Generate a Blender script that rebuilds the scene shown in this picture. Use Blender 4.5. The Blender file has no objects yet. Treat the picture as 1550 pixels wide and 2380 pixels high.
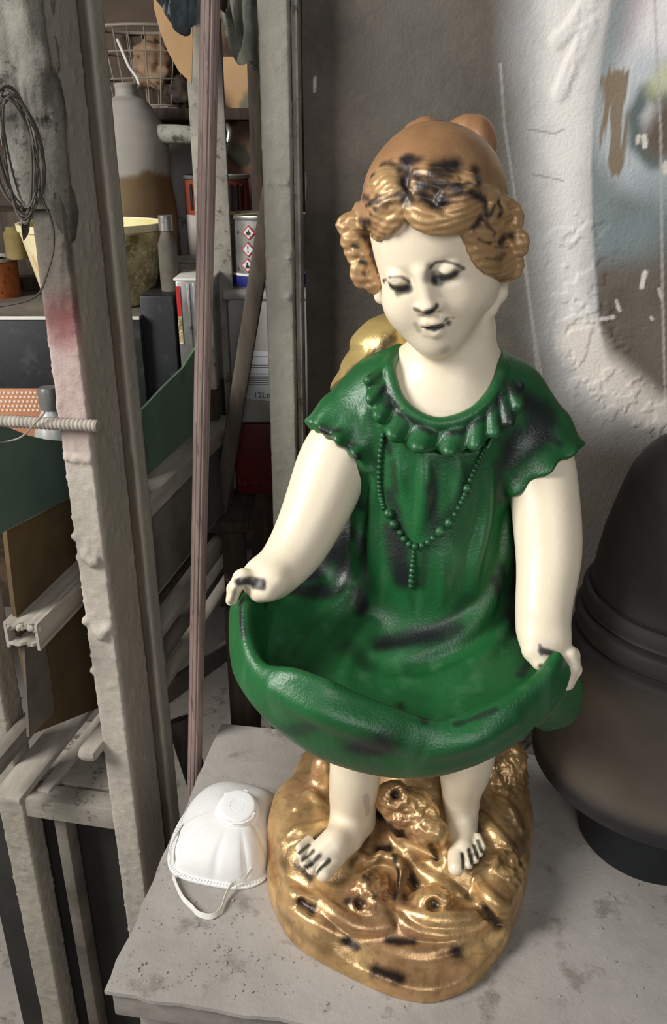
import bpy, bmesh, math, random
import numpy as np
from mathutils import Vector, Matrix
from mathutils.bvhtree import BVHTree
from math import radians, sin, cos, tan, pi

SC = bpy.context.scene
COL = SC.collection
RNG = np.random.RandomState(7)
random.seed(7)

# ------------------------------------------------------------------ camera
CAM_H, FPX, PITCH = 0.8, 1950.0, radians(23.5)
CAM = np.array([0, 0, CAM_H])
FWD = np.array([0, cos(PITCH), -sin(PITCH)])
UPV = np.array([0, sin(PITCH), cos(PITCH)])
def ray(px, py):
    return np.array([1, 0, 0]) * (px - 775) / FPX - UPV * (py - 1190) / FPX + FWD
def P(px, py, Y):
    d = ray(px, py); return CAM + d * (Y / d[1])
def PZ(px, py, z):
    d = ray(px, py); return CAM + d * ((z - CAM_H) / d[2])
def scale_at(p):
    return FPX / float(np.dot(np.asarray(p) - CAM, FWD))      # px per metre

cam_data = bpy.data.cameras.new('camera')
cam_data.sensor_fit = 'VERTICAL'; cam_data.sensor_height = 36.0
cam_data.lens = 36.0 * FPX / 2380.0
cam_data.clip_start = 0.02; cam_data.clip_end = 50
cam_ob = bpy.data.objects.new('camera', cam_data); COL.objects.link(cam_ob)
cam_ob.location = (0, 0, CAM_H); cam_ob.rotation_euler = (pi / 2 - PITCH, 0, 0)
SC.camera = cam_ob

# ------------------------------------------------------------------ noise
def _hash(ix, iy, iz):
    h = (ix.astype(np.int64) * 374761393 + iy.astype(np.int64) * 668265263 + iz.astype(np.int64) * 2147483647) & 0xffffffff
    h = ((h ^ (h >> 13)) * 1274126177) & 0xffffffff
    h = ((h ^ (h >> 16)) * 2246822519) & 0xffffffff
    return ((h ^ (h >> 15)) & 0xffff) / 65535.0
def vnoise(p):
    i = np.floor(p); f = p - i; f = f * f * (3 - 2 * f)
    x, y, z = i[:, 0], i[:, 1], i[:, 2]
    r = 0
    for dx in (0, 1):
        wx = f[:, 0] if dx else 1 - f[:, 0]
        for dy in (0, 1):
            wy = f[:, 1] if dy else 1 - f[:, 1]
            for dz in (0, 1):
                wz = f[:, 2] if dz else 1 - f[:, 2]
                r = r + _hash(x + dx, y + dy, z + dz) * wx * wy * wz
    return r
def fbm(p, freq, octs=3, seed=0):
    p = np.asarray(p, float) * freq + seed * 17.31
    a, s, t = 1.0, 0.0, 0.0
    for _ in range(octs):
        s = s + a * vnoise(p); t += a; a *= .5; p = p * 2.03 + 5.7
    return s / t - .5                                        # -0.5 .. 0.5
def sstep(a, b, x):
    t = np.clip((x - a) / (b - a), 0, 1); return t * t * (3 - 2 * t)

# ------------------------------------------------------------------ signed distance shapes (arrays of points)
def sphere(p, c, r): return np.linalg.norm(p - c, axis=1) - r
def ellip(p, c, r, R=None):
    q = p - np.asarray(c)
    if R is not None: q = q @ R
    r = np.asarray(r, float)
    k0 = np.linalg.norm(q / r, axis=1); k1 = np.linalg.norm(q / (r * r), axis=1)
    return k0 * (k0 - 1) / np.maximum(k1, 1e-9)
def cone(p, a, b, ra, rb):
    a = np.asarray(a); b = np.asarray(b); ab = b - a
    t = np.clip(((p - a) @ ab) / np.dot(ab, ab), 0, 1)
    return np.linalg.norm(p - a - t[:, None] * ab, axis=1) - (ra + t * (rb - ra))
def chain(p, pts, k=.008):
    d = None
    for (a, ra), (b, rb) in zip(pts[:-1], pts[1:]):
        e = cone(p, a, b, ra, rb); d = e if d is None else smin(d, e, k)
    return d
def smin(a, b, k):
    h = np.maximum(k - np.abs(a - b), 0) / k
    return np.minimum(a, b) - h * h * k * .25
def smax(a, b, k): return -smin(-a, -b, k)
def poly2d(x, y, poly):
    n = len(poly); d = np.full(x.shape, 1e9); inside = np.zeros(x.shape, bool)
    for i in range(n):
        a = poly[i]; b = poly[(i + 1) % n]
        ex, ey = b[0] - a[0], b[1] - a[1]
        wx, wy = x - a[0], y - a[1]
        t = np.clip((wx * ex + wy * ey) / (ex * ex + ey * ey), 0, 1)
        d = np.minimum(d, (wx - ex * t) ** 2 + (wy - ey * t) ** 2)
        c = (a[1] > y) != (b[1] > y)
        if abs(ey) > 1e-12:
            inside ^= c & (x < ex * (y - a[1]) / ey + a[0])
    d = np.sqrt(d); return np.where(inside, -d, d)
def frame_R(yaw=0, roll=0, pitch=0):
    return np.array((Matrix.Rotation(radians(yaw), 3, 'Z') @ Matrix.Rotation(radians(roll), 3, 'Y') @ Matrix.Rotation(radians(pitch), 3, 'X')))

# ------------------------------------------------------------------ splines
def crom(pts, n):
    pts = np.asarray(pts, float); m = len(pts)
    q = np.concatenate([(2 * pts[0] - pts[1])[None], pts, (2 * pts[-1] - pts[-2])[None]])
    t = np.linspace(0, m - 1 - 1e-9, n); i = t.astype(int); f = (t - i)[:, None]
    if pts.ndim == 3: f = f[..., None]
    a, b, c, d = q[i], q[i + 1], q[i + 2], q[i + 3]
    return .5 * (2 * b + (c - a) * f + (2 * a - 5 * b + 4 * c - d) * f ** 2 + (3 * b - a - 3 * c + d) * f ** 3)
def resample(pts, step):
    d = crom(pts, max(len(pts) * 40, 80))
    s = np.r_[0, np.cumsum(np.linalg.norm(np.diff(d[:, :3], axis=0), axis=1))]
    n = max(int(s[-1] / step), 2)
    u = np.linspace(0, s[-1], n)
    return np.stack([np.interp(u, s, d[:, k]) for k in range(d.shape[1])], 1)

# ------------------------------------------------------------------ stamped distance field (for sheets and locks)
class Stamp:
    def __init__(s, lo, hi, h, R):
        s.lo = np.asarray(lo, float); s.h = h; s.R = R
        s.n = np.ceil((np.asarray(hi) - s.lo) / h).astype(int) + 1
        s.g = np.full(s.n, R, np.float32)
    def balls(s, C, rad):
        C = np.asarray(C, float); rad = np.broadcast_to(rad, (len(C),))
        for c, r in zip(C, rad):
            i0 = np.maximum(np.floor((c - s.lo - r - s.R) / s.h).astype(int), 0)
            i1 = np.minimum(np.ceil((c - s.lo + r + s.R) / s.h).astype(int) + 1, s.n)
            if (i1 <= i0).any(): continue
            ax = [(s.lo[k] + np.arange(i0[k], i1[k]) * s.h - c[k]) ** 2 for k in range(3)]
            d = np.sqrt(ax[0][:, None, None] + ax[1][None, :, None] + ax[2][None, None, :]) - r
            v = s.g[i0[0]:i1[0], i0[1]:i1[1], i0[2]:i1[2]]
            np.minimum(v, d, out=v)
    def __call__(s, p):
        q = (p - s.lo) / s.h
        i = np.floor(q).astype(int)
        ok = ((i >= 0) & (i < s.n - 1)).all(1)
        out = np.full(len(p), s.R, np.float32)
        i = i[ok]; f = (q[ok] - i).astype(np.float32)
        r = 0
        for dx in (0, 1):
            wx = f[:, 0] if dx else 1 - f[:, 0]
            for dy in (0, 1):
                wy = f[:, 1] if dy else 1 - f[:, 1]
                for dz in (0, 1):
                    wz = f[:, 2] if dz else 1 - f[:, 2]
                    r = r + s.g[i[:, 0] + dx, i[:, 1] + dy, i[:, 2] + dz] * wx * wy * wz
        out[ok] = r
        return out

# ------------------------------------------------------------------ surface nets
def mesh_sdf(f, lo, hi, h, lip=1.35):
    lo = np.asarray(lo, float); hi = np.asarray(hi, float); B = 8
    nb = np.ceil((hi - lo) / (h * B)).astype(int); n = nb * B
    bi = np.stack(np.meshgrid(*[np.arange(k) for k in nb], indexing='ij'), -1).reshape(-1, 3)
    fc = f(lo + (bi * B + (B - 1) / 2) * h)
    act = np.abs(fc) < B * h * .87 * lip
    G = np.repeat(np.repeat(np.repeat(fc.reshape(nb), B, 0), B, 1), B, 2).astype(np.float32)
    off = np.stack(np.meshgrid(*[np.arange(B)] * 3, indexing='ij'), -1).reshape(-1, 3)
    ab = bi[act]
    for s in range(0, len(ab), 400):
        idx = (ab[s:s + 400, None, :] * B + off[None]).reshape(-1, 3)
        G[idx[:, 0], idx[:, 1], idx[:, 2]] = f(lo + idx * h)
    S = G < 0
    S[0] = S[-1] = False; S[:, 0] = S[:, -1] = False; S[:, :, 0] = S[:, :, -1] = False
    Gs = np.where(S, np.minimum(G, -1e-7), np.maximum(G, 1e-7))
    m = n - 1
    cnt = np.zeros(m, np.int8)
    cor = [(a, b, c) for a in (0, 1) for b in (0, 1) for c in (0, 1)]
    for a, b, c in cor: cnt += S[a:a + m[0], b:b + m[1], c:c + m[2]]
    ci = np.argwhere((cnt > 0) & (cnt < 8))
    vid = np.full(m, -1, np.int64); vid[ci[:, 0], ci[:, 1], ci[:, 2]] = np.arange(len(ci))
    acc = np.zeros((len(ci), 3)); w = np.zeros(len(ci))
    val = {k: Gs[ci[:, 0] + k[0], ci[:, 1] + k[1], ci[:, 2] + k[2]] for k in cor}
    for k in cor:
        for ax in range(3):
            if k[ax]: continue
            k2 = tuple(1 if j == ax else k[j] for j in range(3))
            a, b = val[k], val[k2]; x = (a < 0) != (b < 0)
            t = np.where(x, a / np.where(x, a - b, 1), 0)
            pt = np.tile(np.array(k, float), (len(ci), 1)); pt[:, ax] = t
            acc += pt * x[:, None]; w += x
    V = lo + (ci + acc / w[:, None]) * h
    F = []
    for ax in range(3):
        u, v = (ax + 1) % 3, (ax + 2) % 3
        sl0 = [slice(1, -1)] * 3; sl1 = [slice(1, -1)] * 3
        sl0[ax] = slice(0, -1); sl1[ax] = slice(1, None)
        e = np.argwhere(S[tuple(sl0)] != S[tuple(sl1)])
        sh = np.ones(3, int); sh[ax] = 0; e = e + sh
        inside = S[e[:, 0], e[:, 1], e[:, 2]]
        q = []
        for du, dv in ((0, 0), (1, 0), (1, 1), (0, 1)):
            c = e.copy(); c[:, u] -= du; c[:, v] -= dv
            q.append(vid[c[:, 0], c[:, 1], c[:, 2]])
        q = np.stack(q, 1)
        q = np.where(inside[:, None], q, q[:, ::-1])
        F.append(q)
    F = np.vstack(F)
    F = F[(F >= 0).all(1)]
    return V, F
def relax(V, F, it=2, lam=.5):
    e = np.vstack([F[:, [0, 1]], F[:, [1, 2]], F[:, [2, 3]], F[:, [3, 0]]])
    for _ in range(it):
        s = np.zeros_like(V); c = np.zeros(len(V))
        for k in range(3):
            s[:, k] = np.bincount(e[:, 0], V[e[:, 1], k], len(V)) + np.bincount(e[:, 1], V[e[:, 0], k], len(V))
        c = np.bincount(e[:, 0], minlength=len(V)) + np.bincount(e[:, 1], minlength=len(V))
        V = V + lam * (s / np.maximum(c, 1)[:, None] - V)
    return V

def vnorm(V, F):
    n = np.cross(V[F[:, 2]] - V[F[:, 0]], V[F[:, 3]] - V[F[:, 1]])
    out = np.stack([sum(np.bincount(F[:, j], n[:, k], len(V)) for j in range(4)) for k in range(3)], 1)
    return out / (np.linalg.norm(out, axis=1)[:, None] + 1e-12)

# ------------------------------------------------------------------ objects
def link(o, parent=None):
    COL.objects.link(o)
    if parent is not None: o.parent = parent
    return o
def tag(o, label=None, cat=None, group=None, kind=None):
    if label: o['label'] = label
    if cat: o['category'] = cat
    if group: o['group'] = group
    if kind: o['kind'] = kind
    return o
def thing(name, label, cat, loc=(0, 0, 0), rotz=0, group=None):
    o = bpy.data.objects.new(name, None); link(o)
    o.location = tuple(loc); o.rotation_euler = (0, 0, rotz); o.empty_display_size = .02
    return tag(o, label, cat, group)
def mobj(name, V, F, mat, parent=None, smooth=True, colors=None, keep=True):
    """mesh object from world-space verts; keeps its world place under the parent"""
    me = bpy.data.meshes.new(name)
    V = np.asarray(V, float)
    off = np.zeros(3)
    if parent is not None:
        pass
    me.from_pydata(V.tolist(), [], [list(map(int, f)) for f in F]) if not isinstance(F, np.ndarray) else _fast(me, V, F)
    if colors is not None:
        at = me.color_attributes.new('paint', 'FLOAT_COLOR', 'POINT')
        c = np.ones((len(V), 4), np.float32); c[:, :colors.shape[1]] = colors
        at.data.foreach_set('color', c.ravel())
    if smooth: me.polygons.foreach_set('use_smooth', [True] * len(me.polygons))
    me.materials.append(mat); me.update()
    o = bpy.data.objects.new(name, me); link(o)
    if parent is not None:
        o.parent = parent
        M = Matrix.Translation(parent.location) @ parent.rotation_euler.to_matrix().to_4x4()
        par = parent.parent
        while par is not None:
            M = (Matrix.Translation(par.location) @ par.rotation_euler.to_matrix().to_4x4()) @ M; par = par.parent
        if keep: me.transform(M.inverted())
    else:
        c = V.mean(0); c[2] = V[:, 2].min()
        me.transform(Matrix.Translation(tuple(-c))); o.location = tuple(c)
    return o
def _fast(me, V, F):
    k = F.shape[1]
    me.vertices.add(len(V)); me.vertices.foreach_set('co', V.astype(np.float32).ravel())
    me.loops.add(F.size); me.loops.foreach_set('vertex_index', F.astype(np.int32).ravel())
    me.polygons.add(len(F)); me.polygons.foreach_set('loop_start', np.arange(0, F.size, k, dtype=np.int32))
    me.update(calc_edges=True); me.validate()

class MB:
    """collects shapes, builds one mesh object"""
    def __init__(s): s.V = []; s.F = []; s.sm = []
    def add(s, V, F):
        n = len(s.V); s.V += [tuple(map(float, v)) for v in V]; s.F += [tuple(i + n for i in f) for f in F]; return s
    def box(s, c, size, R=None, bev=0.0):
        bm = bmesh.new(); bmesh.ops.create_cube(bm, size=1)
        for v in bm.verts: v.co = Vector((v.co.x * size[0], v.co.y * size[1], v.co.z * size[2]))
        if bev > 0: bmesh.ops.bevel(bm, geom=list(bm.edges), offset=min(bev, min(size) * .45), segments=2, affect='EDGES', profile=.5)
        V = np.array([v.co[:] for v in bm.verts]); bm.verts.index_update()
        F = [[v.index for v in f.verts] for f in bm.faces]; bm.free()
        if R is not None: V = V @ np.asarray(R).T
        return s.add(V + np.asarray(c), F)
    def beam(s, a, b, w, t, up=(0, 0, 1), bev=.002):
        """box beam from a to b; w across, t along 'up'"""
        a = np.asarray(a, float); b = np.asarray(b, float); d = b - a; L = np.linalg.norm(d); d = d / L
        u = np.asarray(up, float); x = np.cross(d, u); x /= np.linalg.norm(x); z = np.cross(x, d)
        return s.box((a + b) / 2, (w, L, t), np.stack([x, d, z], 1), bev)
    def tube(s, pts, r, n=12, cap=True):
        pts = np.asarray(pts, float); r = np.broadcast_to(r, (len(pts),))
        T = np.gradient(pts, axis=0); T /= np.linalg.norm(T, axis=1)[:, None] + 1e-12
        u = np.cross(T[0], (0.13, .21, 1.0)); u /= np.linalg.norm(u)
        V = []; 
        for i in range(len(pts)):
            u = u - T[i] * np.dot(u, T[i]); u /= np.linalg.norm(u); w = np.cross(T[i], u)
            for k in range(n):
                a = 2 * pi * k / n; V.append(pts[i] + r[i] * (cos(a) * u + sin(a) * w))
        F = []
        for i in range(len(pts) - 1):
            for k in range(n):
                k2 = (k + 1) % n; F.append((i * n + k, i * n + k2, (i + 1) * n + k2, (i + 1) * n + k))
        if cap: F.append(tuple(range(n))[::-1]); F.append(tuple((len(pts) - 1) * n + k for k in range(n)))
        return s.add(V, F)
    def lathe(s, prof, c, n=48, axis=None, ruffle=None):
        """prof: list of (r, z); optional R orientation"""
        V = []; F = []; m = len(prof)
        for r, z in prof:
            for k in range(n):
                a = 2 * pi * k / n; V.append((r * cos(a), r * sin(a), z))
        V = np.array(V)
        if axis is not None: V = V @ np.asarray(axis).T
        V = V + np.asarray(c)
        for i in range(m - 1):
            for k in range(n):
                k2 = (k + 1) % n; F.append((i * n + k, i * n + k2, (i + 1) * n + k2, (i + 1) * n + k))
        if prof[0][0] > 1e-5: F.append(tuple(range(n))[::-1])
        if prof[-1][0] > 1e-5: F.append(tuple((m - 1) * n + k for k in range(n)))
        return s.add(V, F)
    def grid(s, G):
        """G[i][j] points -> open sheet"""
        G = np.asarray(G, float); a, b = G.shape[:2]
        return s.add(G.reshape(-1, 3), [(i * b + j, i * b + j + 1, (i + 1) * b + j + 1, (i + 1) * b + j) for i in range(a - 1) for j in range(b - 1)])
    def slab(s, G, nrm, th):
        """closed sheet: grid G thickened along nrm (vector or per-point)"""
        G = np.asarray(G, float); a, b = G.shape[:2]; N = np.broadcast_to(nrm, G.shape)
        A = (G + N * th / 2).reshape(-1, 3); Bv = (G - N * th / 2).reshape(-1, 3); n = a * b
        F = []
        for i in range(a - 1):
            for j in range(b - 1):
                q = (i * b + j, i * b + j + 1, (i + 1) * b + j + 1, (i + 1) * b + j)
                F.append(q); F.append(tuple(k + n for k in q[::-1]))
        rim = [i * b for i in range(a)] + [(a - 1) * b + j for j in range(1, b)] + [i * b + b - 1 for i in range(a - 2, -1, -1)] + [j for j in range(b - 2, 0, -1)]
        for i, k in enumerate(rim):
            k2 = rim[(i + 1) % len(rim)]; F.append((k, k2, k2 + n, k + n))
        return s.add(np.vstack([A, Bv]), F)
    def prism(s, poly, ext):
        """closed prism: polygon of 3-D points, extruded by the vector ext"""
        p = np.asarray(poly, float); n = len(p); e = np.asarray(ext, float)
        F = [tuple(range(n)), tuple(n + k for k in range(n))[::-1]] + [(k, n + k, n + (k + 1) % n, (k + 1) % n) for k in range(n)]
        return s.add(np.vstack([p, p + e]), F)
    def build(s, name, mat, parent=None, smooth=True, angle=35, label=None, sub=0):
        o = mobj(name, s.V, s.F, mat, parent, smooth=False)
        bm = bmesh.new(); bm.from_mesh(o.data); bmesh.ops.recalc_face_normals(bm, faces=bm.faces)
        bm.to_mesh(o.data); bm.free()
        if smooth:
            o.data.polygons.foreach_set('use_smooth', [True] * len(o.data.polygons))
            o.data.set_sharp_from_angle(angle=radians(angle))
        if label: o['label'] = label
        return o

# ------------------------------------------------------------------ materials
def mat_new(name):
    m = bpy.data.materials.new(name); m.use_nodes = True
    nt = m.node_tree; return m, nt, nt.nodes['Principled BSDF']
def N(nt, typ, **kw):
    n = nt.nodes.new(typ)
    for k, v in kw.items():
        if k in n.inputs: n.inputs[k].default_value = v
        else: setattr(n, k, v)
    return n
def srgb(*c):
    if len(c) == 1 and isinstance(c[0], str):
        h = c[0].lstrip('#'); c = [int(h[i:i + 2], 16) for i in (0, 2, 4)]
    return tuple(((v / 255) / 12.92 if v / 255 <= .04045 else ((v / 255 + .055) / 1.055) ** 2.4) for v in c)
def rgba(c): return (*c[:3], 1.0)
def add_bump(nt, bsdf, layers, dist=.002):
    """layers: (scale, strength, detail[, stretch])"""
    tc = N(nt, 'ShaderNodeTexCoord'); prev = None
    for L in layers:
        sc, st, det = L[:3]
        src = tc.outputs['Object']
        if len(L) > 3:
            mp = N(nt, 'ShaderNodeMapping'); mp.inputs['Scale'].default_value = L[3]
            nt.links.new(src, mp.inputs['Vector']); src = mp.outputs['Vector']
        nz = N(nt, 'ShaderNodeTexNoise', Scale=sc, Detail=det, Roughness=.6)
        nt.links.new(src, nz.inputs['Vector'])
        b = N(nt, 'ShaderNodeBump', Strength=st, Distance=dist)
        nt.links.new(nz.outputs['Fac'], b.inputs['Height'])
        if prev is not None: nt.links.new(prev.outputs['Normal'], b.inputs['Normal'])
        prev = b
    nt.links.new(prev.outputs['Normal'], bsdf.inputs['Normal'])
def mat_paint(name, rough=.45, metal=0.0, bump=((60, .15, 4),), spec=.5, rvar=0, coat=0):
    """colour comes from the painted attribute"""
    m, nt, b = mat_new(name)
    a = N(nt, 'ShaderNodeVertexColor', layer_name='paint')
    nt.links.new(a.outputs['Color'], b.inputs['Base Color'])
    b.inputs['Metallic'].default_value = metal; b.inputs['Roughness'].default_value = rough
    b.inputs['Specular IOR Level'].default_value = spec
    if coat: b.inputs['Coat Weight'].default_value = coat; b.inputs['Coat Roughness'].default_value = .25
    add_bump(nt, b, bump)
    return m
def mat_mix(name, c1, c2, scale=8, rough=.7, metal=0, bump=((40, .3, 5),), c3=None, contrast=(.35, .65), stretch=None, spec=.4, dust=None, alpha=None):
    """two- or three-tone procedural surface; dust: colour settling on upward faces"""
    m, nt, b = mat_new(name)
    tc = N(nt, 'ShaderNodeTexCoord'); src = tc.outputs['Object']
    if stretch:
        mp = N(nt, 'ShaderNodeMapping'); mp.inputs['Scale'].default_value = stretch
        nt.links.new(src, mp.inputs['Vector']); src = mp.outputs['Vector']
    nz = N(nt, 'ShaderNodeTexNoise', Scale=scale, Detail=6, Roughness=.62)
    nt.links.new(src, nz.inputs['Vector'])
    cr = N(nt, 'ShaderNodeValToRGB')
    e = cr.color_ramp.elements; e[0].position, e[1].position = contrast
    e[0].color = rgba(c1); e[1].color = rgba(c2)
    nt.links.new(nz.outputs['Fac'], cr.inputs['Fac'])
    out = cr.outputs['Color']
    if c3 is not None:
        n2 = N(nt, 'ShaderNodeTexNoise', Scale=scale * 4.3, Detail=5, Roughness=.7); nt.links.new(src, n2.inputs['Vector'])
        r2 = N(nt, 'ShaderNodeValToRGB'); r2.color_ramp.elements[0].position = .56; r2.color_ramp.elements[1].position = .66
        nt.links.new(n2.outputs['Fac'], r2.inputs['Fac'])
        mx = N(nt, 'ShaderNodeMix', data_type='RGBA'); nt.links.new(r2.outputs['Color'], mx.inputs['Factor'])
        nt.links.new(out, mx.inputs['A']); mx.inputs['B'].default_value = rgba(c3); out = mx.outputs['Result']
    nt.links.new(out, b.inputs['Base Color'])
    b.inputs['Roughness'].default_value = rough; b.inputs['Metallic'].default_value = metal
    b.inputs['Specular IOR Level'].default_value = spec
    if bump: add_bump(nt, b, bump)
    if alpha is not None: b.inputs['Transmission Weight'].default_value = alpha
    return m

# ------------------------------------------------------------------ painting helpers
def caster(V, F):
    bv = BVHTree.FromPolygons([tuple(v) for v in V], [tuple(map(int, f)) for f in F])
    def hit(px, py, back=0.0):
        d = ray(px, py); d = d / np.linalg.norm(d)
        loc, nrm, i, dist = bv.ray_cast(Vector(CAM), Vector(d))
        if loc is None: return None
        return np.array(loc) + d * back
    return hit
def fhit(f, px, py, lift=0.0, t0=.35, t1=1.6):
    """first point on f=0 along the pixel's ray, lifted towards the camera"""
    d = ray(px, py); d = d / np.linalg.norm(d)
    t = np.arange(t0, t1, .002); v = f(CAM + t[:, None] * d)
    k = np.argmax(v < 0)
    if v[k] >= 0:
        k = int(np.argmin(v)); tt = t[k]
    else:
        a, b = t[max(k - 1, 0)], t[k]
        va, vb = v[max(k - 1, 0)], v[k]; tt = a + (b - a) * va / (va - vb + 1e-12)
    return CAM + (tt - lift) * d
def blot(V, C, hit, spots, color, seed=0, nz=.5, soft=.55):
    """hand-painted marks: spots = (px, py, radius_px[, strength]) or ([(px,py),...], radius_px[, strength])"""
    color = np.asarray(color)
    nse = fbm(V, 90, 2, seed) + .6 * fbm(V * np.array([1, 1, .4]), 260, 2, seed + 3)
    for s in spots:
        if isinstance(s[0], (list, tuple)):
            pts = [hit(*q) for q in s[0]]; pts = [q for q in pts if q is not None]
            if not pts: continue
            r = s[1] / scale_at(pts[0]); st = s[2] if len(s) > 2 else 1
            d = np.full(len(V), 9.)
            if len(pts) == 1: d = np.linalg.norm(V - pts[0], axis=1)
            for a, b in zip(pts[:-1], pts[1:]): d = np.minimum(d, cone(V, a, b, 0, 0) if np.linalg.norm(b - a) > 1e-6 else np.linalg.norm(V - a, axis=1))
        else:
            q = hit(s[0], s[1])
            if q is None: continue
            r = s[2] / scale_at(q); st = s[3] if len(s) > 3 else 1
            d = np.linalg.norm(V - q, axis=1)
        x = d / r + nse * nz
        m = (1 - sstep(1 - soft, 1 + soft * .6, x)) * st
        C[:] = C * (1 - m[:, None]) + color * m[:, None]
# =================================================================== THE STATUE
M_SKIN = mat_paint('cream_plaster_paint', .38, bump=((26, .10, 3), (140, .10, 4)), spec=.45)
M_DRESS = mat_paint('green_enamel', .40, bump=((34, .10, 4), (170, .16, 4), (420, .22, 2)), spec=.55)
M_HAIR = mat_paint('bronze_paint', .42, metal=.25, bump=((40, .15, 4), (220, .22, 4, (1, 1, .35))))
M_GOLD = mat_paint('gold_paint', .33, metal=.55, bump=((38, .30, 4), (200, .30, 5)))
CREAM = srgb(236, 221, 194); BLACK = srgb(26, 24, 28); GREEN = srgb(27, 89, 44); GOLDC = srgb(214, 176, 122); BRONZE = srgb(164, 124, 88)

statue = thing('girl_statue', 'painted plaster statue of a girl in a green dress standing on a gold rocky base', 'statue', P(930, 2040, .75) * np.array([1, 1, 0]))

# ---------------------------------------------------------------- head
HR = frame_R(yaw=-17, roll=-14, pitch=21)
HO = P(982, 646, .672) - HR @ np.array([0, -.056, -.018])
def HL(*v): return HO + HR @ np.array(v, float)
def f_head(p):
    q = (p - HO) @ HR
    d = ellip(q, (.008, .012, .008), (.0545, .064, .058))
    d = smin(d, ellip(q, (.001, -.018, -.034), (.0435, .040, .054)), .022)
    ax = np.abs(q[:, 0])
    qm = np.stack([ax, q[:, 1], q[:, 2]], 1)
    d = smin(d, sphere(qm, (.0225, -.036, -.048), .0195), .016)
    d = smin(d, sphere(q, (.008, -.036, -.072), .0150), .018)
    d = smin(d, sphere(q, (-.014, -.035, -.069), .0165), .020)
    d = smin(d, ellip(q, (.036, -.004, -.050), (.014, .026, .026)), .018)
    d = smin(d, sphere(q, (-.0065, -.0430, -.0825), .0140), .018)
    d = smin(d, sphere(q, (0, -.043, -.058), .0155), .010)
    # sockets, eyeballs, lids
    d = smax(d, -ellip(qm, (.0205, -.0605, -.0175), (.0130, .0080, .0064)), .010)
    eye = sphere(qm, (.0205, -.0458, -.0195), .0098)
    d = smin(d, eye, .002)
    lid = sphere(qm, (.0205, -.0458, -.0192), .0112)
    cut = -(q[:, 2] + .0195 - 1.2 * (qm[:, 0] - .0205) ** 2 / .02) - .25 * (q[:, 1] + .055)
    d = smin(d, smax(lid, cut, .0015), .0025)
    # nose
    d = smin(d, cone(q, (0, -.056, -.014), (0, -.0635, -.0385), .0040, .0058), .008)
    d = smin(d, sphere(q, (0, -.0640, -.0405), .0060), .004)
    d = smin(d, sphere(qm, (.0072, -.0580, -.0425), .0045), .004)
    d = smax(d, -sphere(qm, (.0042, -.0610, -.0470), .0020), .002)
    # mouth
    lip = chain(q, [(np.array(a), r) for a, r in (((-.0125, -.0535, -.0565), .0014), ((-.005, -.0595, -.0545), .0030), ((0, -.0600, -.0555), .0028), ((.005, -.0595, -.0545), .0030), ((.0125, -.0535, -.0560), .0014))], .003)
    low = chain(q, [(np.array(a), r) for a, r in (((-.0095, -.0545, -.0610), .0018), ((0, -.0585, -.0650), .0036), ((.0095, -.0545, -.0605), .0018))], .003)
    d = smin(d, smin(lip, low, .001), .004)
    gap = chain(q, [(np.array(a), r) for a, r in (((-.0130, -.0560, -.0580), .0010), ((0, -.0625, -.0602), .0022), ((.0140, -.0560, -.0570), .0014))], .002)
    d = smax(d, -gap, .002)
    return d
EAR = [(P(1162, 640, .735), .008), (P(1156, 680, .728), .008), (P(1140, 715, .722), .006)]
EARL = [(P(880, 655, .725), .006), (P(886, 690, .722), .006)]
NECK = [(P(1062, 770, .745), .034), (P(1052, 840, .742), .033), (P(1045, 905, .745), .040)]

# ---------------------------------------------------------------- torso (shared by skin and dress)
def f_torso(p):
    d = ellip(p, P(1020, 1010, .750), (.080, .062, .085))
    d = smin(d, ellip(p, P(1000, 1270, .755), (.077, .078, .115)), .04)
    sh = chain(p, [(P(803, 974, .748), .029), (P(890, 922, .757), .033), (P(1040, 892, .765), .043), (P(1172, 930, .757), .034), (P(1258, 1008, .742), .030)], .02)
    d = smin(d, sh, .03)
    return d
LARM = [(P(815, 1000, .747), .024), (P(778, 1070, .738), .0285), (P(745, 1160, .722), .0275), (P(692, 1270, .695), .0225), (P(640, 1333, .672), .0165), (P(606, 1348, .664), .0150)]
RARM = [(P(1240, 1030, .745), .024), (P(1256, 1090, .724), .027), (P(1270, 1200, .700), .0265), (P(1275, 1300, .680), .0245), (P(1264, 1400, .655), .0205), (P(1262, 1462, .638), .0175), (P(1276, 1498, .625), .0150)]
def fing(pts, r0, r1): 
    n = len(pts); return [(P(*q), r0 + (r1 - r0) * i / (n - 1)) for i, q in enumerate(pts)]
LHAND = [fing([(598, 1345, .655), (565, 1340, .652), (548, 1362, .646), (540, 1392, .648)], .0076, .0052),
         fing([(598, 1342, .664), (560, 1342, .664), (543, 1368, .662), (537, 1396, .664)], .0076, .0050),
         fing([(598, 1340, .673), (562, 1345, .676), (548, 1372, .676), (546, 1398, .678)], .0076, .0048),
         fing([(602, 1340, .682), (568, 1350, .687), (556, 1376, .689), (556, 1398, .690)], .0076, .0045),
         fing([(640, 1348, .655), (622, 1372, .648), (602, 1380, .648)], .0105, .0066)]
RHAND = [fing([(1290, 1500, .622), (1322, 1520, .616), (1330, 1550, .610), (1316, 1590, .612)], .0076, .0058),
         fing([(1290, 1495, .632), (1328, 1522, .629), (1335, 1556, .626), (1320, 1590, .628)], .0076, .0055),
         fing([(1290, 1492, .642), (1328, 1528, .642), (1332, 1560, .641), (1310, 1598, .642)], .0076, .0050),
         fing([(1286, 1495, .650), (1320, 1535, .653), (1322, 1566, .653), (1298, 1604, .650)], .0076, .0045),
         fing([(1246, 1470, .630), (1240, 1512, .614), (1255, 1540, .607)], .0105, .0068)]
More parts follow.
